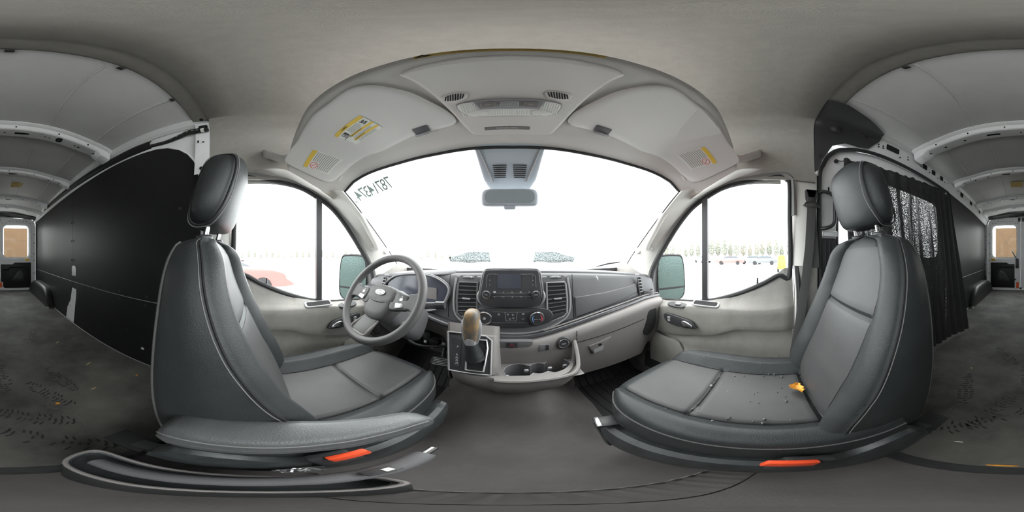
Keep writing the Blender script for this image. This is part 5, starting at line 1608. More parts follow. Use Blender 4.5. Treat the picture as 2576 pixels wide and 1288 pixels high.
bp = MB().prism([UP(-0.006 + x, y, 0.022) for x, y in ((-0.084, 0.373), (0.084, 0.373), (0.072, 0.407), (0.0, 0.410), (-0.072, 0.407))], tuple(V(UN) * 0.010), 0.003).build('button_bar', M['silver'], dl)
for x in (-0.050, 0.0, 0.050):
    MB().prism([UP(-0.006 + x + a, 0.391 + b, 0.031) for a, b in rr(0.036 if x else 0.044, 0.020, 0.005)], tuple(V(UN) * 0.005), 0.002).build('lamp_button', M['dashlow'] if x else M['silver'], bp)
    MB().tube([UP(-0.006 + x - 0.006, 0.391, 0.0365), UP(-0.006 + x + 0.006, 0.391, 0.0365)], 0.0008, 4).build('button_mark', M['icon'], bp)
# speaker grilles
for s, c, lab in ((-1, -0.127, 'slotted oval microphone grille on the steering wheel side of the dome lamp'), (1, 0.100, 'slotted oval microphone grille on the passenger side of the dome lamp')):
    g_ = MB().prism([UP(c + x, 0.354 + y * 0.8, 0.0165) for x, y in cr([(-0.030, -0.004), (-0.018, -0.017), (0.022, -0.017), (0.032, -0.002), (0.020, 0.016), (-0.018, 0.018)], 5, True)], tuple(V(UN) * 0.006), 0.003).build('ceiling_grille', M['shelf'])
    tag(g_, lab, 'grille', 'overhead grilles')
    mb = MB()
    for k in range(8):
        x = -0.021 + 0.006 * k
        h = 0.011 * math.sqrt(max(0.1, 1 - (x / 0.028) ** 2))
        mb.tube([UP(c + x + 0.004 * s * -1, 0.354 - h, 0.0226), UP(c + x - 0.004 * s * -1, 0.354 + h, 0.0226)], 0.0016, 4)
    o = mb.build('grille_slot', M['slot'])
    adopt(o, g_)
ai = tag(MB().prism([UP(-0.014 + a, 0.478 + b, 0.0165) for a, b in rr(0.132, 0.012, 0.003)], tuple(V(UN) * 0.003), 0.001).build('airbag_indicator', M['dashlow']), 'narrow dark passenger airbag indicator strip under the dome lamp', 'indicator')
adopt(text_mb('PASSENGER AIRBAG', UP(-0.014, 0.478, 0.0197), UN, 0.005, up=(0, -0.87, 0.494)).build('lettering', M['icon'], flat=True), ai)

# rear view mirror and its sensor cover
mc = thing('interior_mirror', (0, 0.60, 0.30), 'flare-paled rear view mirror with broad sensor cover at the top of the windshield', 'mirror')
rings = []
for y, z, hw, dp in ((0.525, 0.446, 0.112, 0.02), (0.538, 0.438, 0.120, 0.03), (0.56, 0.41, 0.117, 0.045), (0.60, 0.352, 0.108, 0.06), (0.622, 0.315, 0.100, 0.07), (0.634, 0.290, 0.086, 0.075), (0.640, 0.268, 0.074, 0.08)):
    ring = []
    for a in [2 * PI * k / 36 for k in range(36)]:
        ca, sa = math.cos(a), math.sin(a)
        x = hw * math.copysign(abs(ca) ** 0.45, ca)
        h = math.copysign(abs(sa) ** 0.6, sa)
        ring.append((-0.008 + x, y - 0.012 * max(0, h) + 0.8 * dp * max(0, -h), z + 0.2 * h * 0.02 + 0.6 * dp * max(0, -h)))
    rings.append(ring)
MB().loft(rings).build('sensor_cover', M['flaregrey'], mc, ang=50)
for s in (-1, 1):
    MB().tube([(-0.008 + s * 0.103, 0.540, 0.421), (-0.008 + s * 0.082, 0.585, 0.36), (-0.008 + s * 0.062, 0.612, 0.30)], [0.002, 0.004, 0.003], 8).build('cover_rib', M['silver'], mc)
    mb = MB()
    for k in range(7):
        q = k / 6
        mb.box((-0.008 + s * 0.036, 0.580 + 0.026 * q, 0.362 - 0.044 * q), (0.050 - 0.008 * q, 0.004, 0.0022))
    mb.build('cover_louvre', M['black'], mc)
rings = []
for h, sc in ((0.0, 0.90), (0.004, 0.97), (0.012, 1.0), (0.022, 0.99), (0.036, 0.88), (0.042, 0.6)):
    rings.append([(-0.008 + a * sc, 0.565 + h, 0.216 + b * sc) for a, b in cr([(-0.104, 0.0), (-0.098, 0.028), (-0.07, 0.036), (0.0, 0.034), (0.07, 0.036), (0.098, 0.028), (0.104, 0.0), (0.098, -0.026), (0.07, -0.032), (0.03, -0.033), (0.0, -0.037), (-0.03, -0.033), (-0.07, -0.032), (-0.098, -0.026)], 4, True)])
mh = MB().loft(rings).build('mirror_housing', M['flaregrey'], mc, ang=50)
MB().prism([(-0.008 + a * 0.87, 0.5652, 0.217 + b * 0.80) for a, b in [(x, y) for x, y in rr(0.20, 0.066, 0.026, 6)]], (0, -0.0015, 0)).build('mirror_pane', M['flarepane'], mh)
MB().box((-0.008, 0.575, 0.176), (0.042, 0.02, 0.013), 0.005).build('dip_lever', M['flaregrey'], mh)

# number painted on the outside of the windshield, read backwards from within
def glass_frame(s, t):
    p = glass_pt(s, t)
    du = glass_pt(s + 0.02, t) - glass_pt(s - 0.02, t)
    dv = glass_pt(s, t - 0.02) - glass_pt(s, t + 0.02)
    n_ = du.cross(dv).normalized()
    if n_.y < 0:
        n_ = -n_
    return p, n_, dv.normalized(), du.normalized()


c, nn, vv, uu = glass_frame(-0.82, 0.13)
nm = MB()
for ch, s_, t0_ in (('7', -0.770, 0.112), ('8', -0.806, 0.118), ('7', -0.838, 0.120), ('1', -0.868, 0.124), ('4', -0.896, 0.120), ('3', -0.919, 0.118), ('7', -0.941, 0.112), ('4', -0.962, 0.106)):
    c, nn, vv, uu = glass_frame(s_, t0_)
    t_ = text_mb(ch, tuple(c + nn * 0.008), tuple(nn), 0.068, up=tuple(vv), wide=0.62, bold=0.012)
    nm.add(t_.v, t_.f)
c, nn, vv, uu = glass_frame(-0.985, 0.120)
t_ = text_mb('x', tuple(c + nn * 0.008), tuple(nn), 0.05, up=tuple(vv), wide=0.6)
nm.add(t_.v, t_.f)
adopt(nm.build('painted_number', M['greenish'], flat=True), w1)
c, nn, vv, uu = glass_frame(-0.88, 0.90)
rd = join(text_mb('51', tuple(c + nn * 0.008), tuple(nn), 0.05, up=tuple(vv)))
adopt(rd.build('red_mark', M['redink'], flat=True), w1)

# ---------------------------------------------------------------- seats
def sstep(a, b, x):
    t = max(0.0, min(1.0, (x - a) / (b - a)))
    return t * t * (3 - 2 * t)


def groove(d, w=0.006):
    return math.exp(-(d / w) ** 2)


# front seam of the back rest side (z -> y), rear edge, half width, in the driver seat's place
YF = [(-0.60, 0.075), (-0.46, 0.078), (-0.36, 0.050), (-0.304, 0.026), (-0.219, -0.008), (-0.154, -0.036), (-0.097, -0.058), (-0.046, -0.074), (0.0, -0.084), (0.04, -0.092), (0.10, -0.10)]
YR = [(-0.60, -0.135), (-0.46, -0.158), (-0.30, -0.170), (-0.17, -0.172), (0.0, -0.168), (0.06, -0.162)]
HW = [(-0.60, 0.205), (-0.50, 0.214), (-0.40, 0.222), (-0.28, 0.226), (-0.15, 0.220), (-0.05, 0.204), (0.0, 0.187), (0.03, 0.168), (0.05, 0.150), (0.062, 0.132)]


def make_seat(s, dyc, dyb, lean, dzt, label):
    cxx = 0.435
    seat = thing('van_seat', (cxx * s, 0.15 + dyc, CF), label, 'seat', 'front seats')
    # ---- cushion
    NX, NY = 84, 96
    x0, x1 = 0.203, 0.672
    yr0 = -0.10 + dyc

    def plan(u, v):
        """u across 0 inner..1 outer, v 0 rear..1 front."""
        c = 2 * u - 1
        yf = 0.540 + dyc - 0.075 * abs(c) ** 4 - 0.02 * (c > 0) * c * c
        hw = (x1 - x0) / 2 * (1 - 0.03 * sstep(0.55, 1.0, v) - 0.13 * v ** 14)
        x = (x0 + x1) / 2 + c * hw
        y = yr0 + (yf - yr0) * v
        return x, y

    def top(u, v, x, y):
        z = -0.498 + 0.012 * sstep(0.3, 0.8, v)
        ib = sstep(0.300, 0.250, x)
        ob = sstep(0.560, 0.605, x)
        z += 0.036 * ib + 0.034 * ob
        z += 0.006 * math.sin(min(1, max(0, (x - 0.295) / 0.27)) * PI)
        z -= 0.007 * groove(x - 0.297) + 0.007 * groove(x - 0.562)
        if 0.29 < x < 0.57:
            z -= 0.010 * groove(y - (0.288 + dyc), 0.007)
            z -= 0.012 * groove(y - (0.02 + dyc), 0.010)
        return z

    rows = []
    ul = [0.5 - 0.5 * math.cos(PI * i / NX) * (1 - 0.0) for i in range(NX + 1)]
    ul = [0.35 * a + 0.65 * (i / NX) for i, a in enumerate(ul)]
    vl = [j / NY for j in range(NY + 1)]
    vl = [v - 0.12 * math.sin(2 * PI * v) / (2 * PI) for v in vl]
    R = 0.040
    for v in vl:
        row = []
        for u in ul:
            x, y = plan(u, v)
            ex = min(u, 1 - u) * (x1 - x0)
            ey = (1 - v) * 0.62
            e = 1 - max(0, 1 - ex / R) ** 2 - max(0, 1 - ey / (R * 1.5)) ** 2
            drop_ = R * (1 - math.sqrt(max(0.0, min(1.0, e))))
            row.append((x * s, y, top(u, v, x, y) - drop_))
        rows.append(row)
    body = MB().grid(rows)
    # outline of the lower edge
    rim = [rows[j][0] for j in range(NY + 1)] + [rows[NY][i] for i in range(1, NX + 1)] + [rows[j][NX] for j in range(NY - 1, -1, -1)]
    cen = V((cxx * s, 0.2 + dyc, 0))
    rings = []
    for dz, k in ((0.0, 1.0), (-0.02, 1.012), (-0.05, 1.012), (-0.085, 0.985), (-0.12, 0.95)):
        rings.append([(cen.x + (x - cen.x) * k, cen.y + (y - cen.y) * k, (z if dz == 0 else (z * 0.55 + (-0.525) * 0.45)) + dz) for x, y, z in rim])
    body.grid(rings)
    cush = body.build('cushion', M['leather'], seat, ang=60)
    MB().tube(rim, 0.0032, 5).build('piping', M['piping'], cush)
    # insert panel lies a hair over the cushion in its own plainer vinyl
    ins = []
    for j, v in enumerate(vl):
        y_ = plan(0.5, v)[1]
        if y_ < 0.03 + dyc or v > 0.93:
            continue
        ins.append([(x * s, plan(min(1, max(0, (x - x0) / (x1 - x0))), v)[1], 0) for x in [0.301 + (0.558 - 0.301) * i / 44 for i in range(45)]])
    def on_top(x, y):
        u = min(1, max(0, (x - x0) / (x1 - x0)))
        yf = plan(u, 1)[1]
        v = (y - yr0) / (yf - yr0)
        ey = (1 - v) * 0.62
        e = 1 - max(0, 1 - ey / (R * 1.5)) ** 2
        return top(u, v, x, y) - R * (1 - math.sqrt(max(0, min(1, e)))) + 0.0012
    ins = [[(p[0], p[1], on_top(abs(p[0]), p[1])) for p in r] for r in ins]
    MB().grid(ins).build('insert_panel', M['insert'], cush, ang=60)
    mb = MB()
    for xx in (0.297, 0.562):
        mb.tube([(xx * s, y, on_top(xx, y) + 0.0015) for y in [0.0 + dyc + 0.49 * k / 40 for k in range(41)]], 0.0016, 4)
    mb.tube([(x * s, 0.288 + dyc, on_top(x, 0.288 + dyc) + 0.002) for x in [0.299 + 0.261 * k / 20 for k in range(21)]], 0.0014, 4)
    mb.build('seam', M['slot'], cush)
    MB().tube([(x * s, 0.292 + dyc, on_top(x, 0.292 + dyc) + 0.001) for x in [0.299 + 0.261 * k / 20 for k in range(21)]], 0.0008, 4).build('stitching', M['stitch'], cush)

    # ---- back rest
    NP = 88
    zs = [-0.565 + 0.60 * k / 60 for k in range(61)] + [0.0405, 0.047, 0.053, 0.058, 0.062, 0.0645, 0.066]
    by = lambda y, z: y + dyb + lean * (z + 0.46)
    rings = []
    for z in zs:
        hw, yf, yr = lerp_tab(cr(HW, 3), z), lerp_tab(cr(YF, 3), z), lerp_tab(cr(YR, 3), z)
        cap = max(0.0, (z - 0.0) / 0.066)
        shr = 1 - math.sqrt(max(0.0, 1 - min(1, cap) ** 2.2)) if cap > 0 else 0
        ym = (yf + yr) / 2
        yf2, yr2 = yf + (ym - yf) * shr * 0.9, yr + (ym - yr) * shr * 0.9
        hw2 = hw * (1 - 0.55 * max(0, (cap - 0.6) / 0.4) ** 2)
        ring = []
        # inner rear corner -> along the inner side -> bolster -> front -> outer bolster -> outer side -> rear
        P = []
        rc = 0.035 * (1 - shr)
        bl = 0.030 * (1 - shr)
        for k in range(5):
            a = math.radians(270 - 0 - 90 * k / 4)
            P.append((-hw2 + rc + rc * math.cos(a) * 1.0, yr2 + rc + rc * math.sin(a)))
        for k in range(1, 8):
            t = k / 8
            P.append((-hw2 - 0.006 * math.sin(PI * t) * (1 - shr), yr2 + rc + (yf2 - yr2 - rc) * t))
        P.append((-hw2, yf2))
        P.append((-hw2 + 0.0025, yf2 + 0.001))
        front = [(-hw2 + 0.004, yf2 + 0.010), (-hw2 + 0.012, yf2 + bl * 0.72), (-hw2 + 0.026, yf2 + bl), (-hw2 + 0.045, yf2 + bl * 0.95), (-hw2 + 0.062, yf2 + bl * 0.55)]
        P += front
        gi = 0.137 - 0.03 * sstep(-0.1, 0.06, z)
        gi = max(0.02, min(gi, hw2 - 0.078))
        rec = -0.004 * (1 - shr)
        P.append((-gi - 0.005, yf2 + bl * 0.15))
        P.append((-gi, yf2 + rec - 0.006))
        for k in range(19):
            x = -gi + 0.006 + (2 * gi - 0.012) * k / 18
            yy = yf2 + rec + 0.008 * (1 - (x / gi) ** 2) * (1 - shr)
            yy -= 0.009 * groove(z + 0.155 + 0.0, 0.008)
            P.append((x, yy))
        P.append((gi, yf2 + rec - 0.006))
        P.append((gi + 0.005, yf2 + bl * 0.15))
        P += [(-x, y) for x, y in reversed(front)]
        P.append((hw2 - 0.0025, yf2 + 0.001))
        P.append((hw2, yf2))
        for k in range(7, 0, -1):
            t = k / 8
            P.append((hw2 + 0.006 * math.sin(PI * t) * (1 - shr), yr2 + rc + (yf2 - yr2 - rc) * t))
        for k in range(5):
            a = math.radians(0 - 90 * k / 4)
            P.append((hw2 - rc + rc * math.cos(a), yr2 + rc + rc * math.sin(a)))
        for k in range(1, 6):
            P.append((hw2 - rc - (2 * hw2 - 2 * rc) * k / 6, yr2 - 0.004 * math.sin(PI * k / 6)))
        rings.append([((cxx + x) * s, by(y, z), z) for x, y in P])
    rings = [[(x, y, z - dzt * (z + 0.5) / 0.56) for x, y, z in r] for r in rings]
    back = MB().loft(rings).build('backrest', M['leather'], seat, ang=60)
    # plainer centre panel of the back rest, two pieces split by the cross seam
    i0 = 5 + 7 + 1 + 1 + 5 + 1 + 1
    for za, zb in ((-0.52, -0.163), (-0.147, 0.035)):
        rows = [[(p[0], p[1] + 0.0012, p[2]) for p in r[i0:i0 + 19]] for r, z in zip(rings, zs) if za <= z <= zb]
        MB().grid(rows).build('insert_panel', M['insert'], back, ang=60)
    inner = 12
    outer = None
    side_line = [(r[inner][0] - 0.001 * s, r[inner][1], r[inner][2]) for r, z in zip(rings, zs) if -0.52 < z < 0.06]
    MB().tube(side_line, 0.0022, 5).build('side_seam', M['slot'], back)
    mb = MB()
    for off in (0.007,):
        mb.tube([(x - 0.0008 * s, y - off, z) for x, y, z in side_line], 0.0012, 4)
    mb.build('stitching', M['stitch'], back)
    MB().tube([(p[0], p[1] - 0.001, p[2]) for p in [r[2] for r, z in zip(rings, zs) if -0.50 < z < 0.05]], 0.0032, 6).build('piping', M['piping'], back)
    mb = MB()
    for idx in (i0 - 1, i0 + 19):
        mb.tube([(r[idx][0], r[idx][1] + 0.003, r[idx][2]) for r, z in zip(rings, zs) if -0.5 < z < 0.05], 0.0014, 4)
    k155 = min(range(len(zs)), key=lambda i: abs(zs[i] + 0.155))
    mb.tube([(p[0], p[1] + 0.002, p[2]) for p in rings[k155][i0:i0 + 19]], 0.0014, 4)
    mb.build('seam', M['slot'], back)

    # ---- head rest on two posts
    hy = by(-0.092, 0.18)
    HZ = 0.180 - dzt
    LN = 0.030
    rings = []
    NH = 26
    for k in range(NH + 1):
        a = -PI / 2 + PI * k / NH
        zz = HZ + 0.008 + 0.100 * math.copysign(abs(math.sin(a)) ** 0.62, math.sin(a))
        r_ = abs(math.cos(a)) ** 0.42
        r_ = max(r_, 0.02)
        ring = []
        for j in range(48):
            t = 2 * PI * j / 48
            ca, sa = math.cos(t), math.sin(t)
            hwid = 0.126 - 0.010 * (zz - HZ) / 0.108
            x = hwid * r_ * math.copysign(abs(ca) ** 0.55, ca)
            y = (0.052 if sa > 0 else 0.050) * (0.35 + 0.65 * r_) * math.copysign(abs(sa) ** 0.70, sa) * r_ ** 0.3
            y += LN * (zz - HZ) / 0.108 - 0.012 * (x / 0.126) ** 2 * (1 if sa > 0 else 0.2)
            ring.append(((cxx + 0.008 + x) * s, hy + y, zz))
        rings.append(ring)
    head = MB().loft(rings).build('headrest', M['leather'], seat, ang=70)
    # stitched seam round the inner end face
    loop = []
    for k in range(40):
        t = 2 * PI * k / 40
        yy = 0.040 * math.copysign(abs(math.cos(t)) ** 0.75, math.cos(t))
        zz = 0.092 * math.copysign(abs(math.sin(t)) ** 0.75, math.sin(t))
        loop.append((yy, HZ + zz))
    def hx(yy, zz, inner_=True):
        q = max(0, 1 - abs((zz - HZ) / 0.108) ** (1 / 0.62 * 1.0))
        r_ = max(0.02, (1 - min(1, abs((zz - HZ) / 0.108) ** (1 / 0.62)) ** 2)) ** 0.21
        hwid = (0.126 - 0.010 * (zz - HZ) / 0.108) * r_
        yo = min(0.999, abs(yy) / 0.051) ** (1 / 0.70)
        return hwid * (1 - yo ** 2) ** (0.275)
    for inner_ in (1,):
        pts = [((cxx + 0.008 - inner_ * (hx(y, z) + 0.0008)) * s, hy + y + LN * (z - HZ) / 0.108, z) for y, z in loop]
        sm = MB().tube(pts, 0.0024, 5, True).build('headrest_seam', M['slot'], head)
        MB().tube([(x, y + 0.005 * (1 if yy[0] > 0 else -1), z + 0.004 * (1 if yy[1] > HZ else -1)) for (x, y, z), yy in zip([((cxx + 0.008 - inner_ * (hx(y * 1.1, HZ + (z - HZ) * 1.03) + 0.001)) * s, hy + y + LN * (z - HZ) / 0.108, z) for y, z in loop], loop)], 0.0013, 4, True).build('stitching', M['stitch'], head)
    for dx in (-0.062, 0.062):
        po = MB().tube([((cxx + dx) * s, by(-0.125, 0.05), 0.045 - dzt), ((cxx + dx) * s, hy - 0.02, 0.10 - dzt)], 0.0065, 10).build('headrest_post', M['chrome'], seat)
        MB().rev(((cxx + dx) * s, by(-0.123, 0.055), 0.062 - dzt), (0, 0, 1), [(0.021, -0.01), (0.021, 0.004), (0.018, 0.008), (0.008, 0.009)], 20).build('post_collar', M['black'], po)

    # ---- base: side trim, pedestal, slide rails
    st = []
    prof = [(-0.27, -0.60, -0.66), (-0.22, -0.545, -0.69), (-0.14, -0.56, -0.73), (-0.05, -0.63, -0.765), (0.06, -0.632, -0.775), (0.20, -0.625, -0.77), (0.27, -0.615, -0.76), (0.30, -0.605, -0.74), (0.315, -0.60, -0.66)]
    for y, zt_, zb in cr(prof, 4):
        y += dyc + 0.125
        st.append([(0.222 * s, y, zt_ + 0.0), (0.203 * s, y, zt_ + 0.004), (0.186 * s, y, zt_ - 0.006), (0.180 * s, y, zt_ - 0.03), (0.180 * s, y, (zt_ + zb) / 2), (0.188 * s, y, zb + 0.01), (0.215 * s, y, zb)])
    MB().loft(st).build('side_trim', M['seattrim'], seat, ang=40)
    MB().box((cxx * s, 0.12 + dyc, (-0.62 + CF) / 2 - 0.0), (0.38, 0.50, CF * -1 - 0.62 + 0.0), 0.015).build('pedestal', M['black'], seat)
    for xx in (0.235, 0.635):
        MB().box((xx * s, 0.10 + dyc, -0.700), (0.04, 0.62, 0.035), 0.004).build('slide_rail', M['silver'] if False else M['seattrim'], seat)
        MB().box((xx * s, -0.225 + dyc, -0.690), (0.07, 0.10, 0.008), 0.002).build('rail_foot', M['arch'], seat)
    # outer recline handle side shield
    MB().slab([[(0.684 * s, y + dyc, z + 0.04), (0.690 * s, y + dyc, z), (0.684 * s, y + dyc, z - 0.08)] for y, z in ((-0.12, -0.58), (0.1, -0.60), (0.42, -0.60))], (-0.01 * s, 0, 0)).build('outer_trim', M['seattrim'], seat)
    # buckle on its stalk
    y = 0.105 + dyc
    bk = MB().box((0.176 * s, y - 0.01, -0.585), (0.026, 0.062, 0.10), 0.008, Matrix.Rotation(0.25 * 1, 3, 'X')).build('belt_buckle', M['black'], seat)
    MB().box((0.1655 * s, y + 0.002, -0.545), (0.014, 0.058, 0.036), 0.004, Matrix.Rotation(0.25, 3, 'X')).build('release_button', M['red'], bk)
    MB().tube([(0.18 * s, y - 0.02, -0.62), (0.195 * s, y - 0.05, -0.70)], 0.010, 8).build('buckle_stalk', M['wire'], bk)
    return seat


seat_l = make_seat(-1, 0.0, 0.0, 0.0, 0.020, "black vinyl driver's seat behind the steering wheel")
seat_r = make_seat(1, -0.13, -0.190, 0.016, 0.0, 'black vinyl passenger seat with water drops and a dry leaf on it')
# fold down arm rest on the aisle side of the driver's seat
rings = []
for y, xo, xi, zt, zb in ((-0.118, -0.215, -0.175, -0.385, -0.405), (-0.112, -0.224, -0.160, -0.350, -0.415), (-0.095, -0.228, -0.152, -0.335, -0.418), (-0.06, -0.229, -0.148, -0.330, -0.415), (0.0, -0.220, -0.143, -0.328, -0.408), (0.06, -0.204, -0.138, -0.328, -0.402), (0.12, -0.182, -0.128, -0.330, -0.398), (0.17, -0.160, -0.114, -0.333, -0.392), (0.19, -0.150, -0.106, -0.337, -0.388), (0.20, -0.143, -0.104, -0.346, -0.380)):
    w_, h_ = (xi - xo) / 2, (zt - zb) / 2
    rings.append([((xo + xi) / 2 + w_ * math.copysign(abs(math.cos(t)) ** 0.6, math.cos(t)), y, (zt + zb) / 2 + h_ * math.copysign(abs(math.sin(t)) ** 0.6, math.sin(t))) for t in [2 * PI * k / 36 for k in range(36)]])
ar = MB().loft(rings).build('armrest', M['armrest'], seat_l, ang=60)
MB().tube([r[2] for r in rings[1:-1]], 0.002, 5).build('stitching', M['stitch'], ar)
MB().tube([r[15] for r in rings[1:-1]], 0.0016, 5).build('stitching', M['stitch'], ar)
MB().tube([r[0] for r in rings[1:-1]], 0.0025, 5).build('piping', M['piping'], ar)
MB().tube([(-0.225, -0.08, -0.375), (-0.20, -0.08, -0.375)], 0.02, 12).build('armrest_pivot', M['black'], ar)
# chrome ended front latch of the passenger side trim
MB().box((0.196, 0.305, -0.585), (0.05, 0.05, 0.012), 0.004, Matrix.Rotation(-0.3, 3, 'Z')).build('front_latch', M['black'], seat_r)
MB().box((0.180, 0.309, -0.5785), (0.010, 0.045, 0.004), 0.001, Matrix.Rotation(-0.3, 3, 'Z')).build('latch_strip', M['chrome'], seat_r)
MB().slab([[(0.215, 0.30, -0.60), (0.175, 0.31, -0.60)], [(0.21, 0.275, -0.68), (0.18, 0.285, -0.68)], [(0.21, 0.27, -0.76), (0.185, 0.27, -0.76)]], (0, 0.015, 0)).build('front_trim', M['seattrim'], seat_r)
wetd = material('water_bead', (0.10, 0.105, 0.11), 0.04, spec=0.6)
# beads of water and a leaf on the passenger cushion
random.seed(11)
mb = MB()
for k in range(70):
    x = random.uniform(0.28, 0.64)
    y = random.uniform(-0.05, 0.36)
    z = -0.493 + 0.034 * sstep(0.57, 0.605, x) + 0.034 * sstep(0.295, 0.25, x)
    r_ = random.choice((0.0016, 0.002, 0.0025, 0.0035))
    mb.rev((x, y, z + 0.006), (0, 0, 1), [(r_, -0.006), (r_ * 0.9, r_ * 0.3), (r_ * 0.5, r_ * 0.6), (0, r_ * 0.7)], 8)
wat = mb.build('water_drops', wetd, seat_r)
wat['kind'] = 'stuff'
wet = material('wet_film', (0.02, 0.022, 0.024), 0.08)
mb = MB()
for pts, r_ in (([(0.40, 0.245), (0.415, 0.262), (0.44, 0.27), (0.43, 0.235), (0.41, 0.228)], 1), ([(0.385, 0.215), (0.40, 0.232), (0.412, 0.225), (0.395, 0.20)], 1), ([(0.37, 0.185), (0.383, 0.20), (0.39, 0.19), (0.378, 0.178)], 1)):
    mb.prism([(x + 0.07, y - 0.02, -0.4885) for x, y in cr(pts, 4, True)], (0, 0, 0.003), 0.001)
mb.build('water_smear', wet, seat_r)
lf = MB()
rows = []
for k in range(13):
    t = k / 12
    w = 0.017 * math.sin(PI * t) ** 0.8 * (1 + 0.35 * math.sin(7 * PI * t)) + 0.0008
    rows.append([(0.44 + 0.055 * (t - 0.5) + q * w * 0.4, -0.088 + 0.010 * math.sin(t * 3) + q * w, -0.468 - 0.012 * t + 0.010 * q * q + 0.004 * math.sin(t * 9)) for q in (-1, -0.5, 0, 0.5, 1)])
tag(lf.slab(rows, (0, 0, 0.0008)).build('dry_leaf', M['leaf'], ang=80), 'orange dry leaf in the crease at the back of the passenger seat', 'leaf')

# ---------------------------------------------------------------- seat belt
bt = thing('seat_belt', (0.80, -0.2, 0.26), 'black seat belt hanging from its anchor on the pillar beside the passenger seat', 'seat belt')
MB().prism([(0.806, y, z) for y, z in ((-0.185, 0.348), (-0.193, 0.352), (-0.205, 0.310), (-0.225, 0.310), (-0.238, 0.352), (-0.246, 0.348), (-0.246, 0.30), (-0.232, 0.262), (-0.205, 0.262), (-0.188, 0.30))], (-0.022, 0, 0), 0.005).build('anchor_bracket', M['black'], bt)
MB().tube([(0.79, -0.178, 0.262), (0.782, -0.19, 0.275), (0.782, -0.215, 0.278), (0.782, -0.24, 0.275), (0.79, -0.255, 0.258), (0.782, -0.235, 0.250), (0.782, -0.20, 0.250)], 0.007, 8, True).build('guide_loop', M['black'], bt)
rows = []
for y, z, x in ((-0.214, 0.272, 0.778), (-0.214, 0.22, 0.782), (-0.205, 0.05, 0.785), (-0.186, -0.12, 0.785), (-0.160, -0.30, 0.782), (-0.130, -0.50, 0.770), (-0.115, -0.66, 0.76)):
    rows.append([(x, y - 0.023, z), (x - 0.002, y, z), (x, y + 0.023, z)])
MB().slab([[tuple(p) for p in r] for r in rows], (0.002, 0, 0)).build('webbing', M['belt'], bt, ang=60)
rows = [[(0.80, y - 0.02, z), (0.80, y + 0.02, z)] for y, z in ((-0.22, 0.262), (-0.235, 0.05), (-0.24, -0.06))]
MB().slab(rows, (0.002, 0, 0)).build('webbing', M['belt'], bt)

# ---------------------------------------------------------------- hand brake by the driver seat
hb = thing('hand_brake', (-0.13, 0.0, CF), 'grey hand brake lever in its long tray beside the driver seat', 'hand brake')
# tray with a sunken slot and a pale raised rim
pth = cr([(-0.150, -0.200), (-0.118, -0.215), (-0.078, -0.185), (-0.078, -0.10), (-0.079, 0.0), (-0.068, 0.075), (-0.078, 0.095), (-0.115, 0.085), (-0.140, 0.02), (-0.150, -0.10)], 5, True)
rings = []
for k, z in ((1.10, CF), (1.08, -0.70), (1.04, -0.655), (1.0, -0.645), (0.88, -0.650), (0.86, -0.675), (0.3, -0.68)):
    c_ = (-0.112, -0.06)
    rings.append([(c_[0] + (x - c_[0]) * (k if k > 1 else (k if abs(k - 1) < 1e-6 else k * 0.93)), c_[1] + (y - c_[1]) * (1 + (k - 1) * 0.35), z) for x, y in pth])
MB().loft(rings).build('brake_tray', M['seattrim'], hb, ang=40)
MB().tube([(x, y, -0.645) for x, y in pth], 0.0045, 8, True).build('tray_rim', M['dashlow'], hb)
lv = MB().tube(cr([(-0.118, -0.175, -0.655), (-0.116, -0.06, -0.630), (-0.114, 0.04, -0.612), (-0.113, 0.11, -0.600), (-0.111, 0.19, -0.585)], 6), [0.013] * 6 + [0.014] * 6 + [0.0155] * 6 + [0.017] * 5 + [0.016, 0.014], 12, sq=1.15).build('brake_lever', M['dash'], hb, ang=60)
MB().tube([(-0.111, 0.19, -0.585), (-0.110, 0.215, -0.580)], 0.0085, 10).build('release_knob', M['chrome'], lv)
MB().box((-0.108, 0.105, -0.583), (0.018, 0.045, 0.006), 0.002).build('lever_inlay', M['black'], lv)
MB().box((-0.107, 0.112, -0.579), (0.010, 0.012, 0.003), 0.001).build('lever_mark', M['paper'], lv)
# seat pulls, cables and scraps that lie between seat and tray
rnd = random.Random(5)
kp = MB()
for k in range(6):
    a = [(-0.165 + rnd.uniform(-0.008, 0.008), 0.02 + 0.05 * q / 5 + rnd.uniform(-0.008, 0.008), -0.655 + rnd.uniform(0, 0.01)) for q in range(6)]
    kp.tube(cr(a, 3), 0.0028, 5)
tag(kp.build('cable_bundle', M['satin']), 'tangle of bright metal cable ends between the driver seat and the brake tray', 'cable')

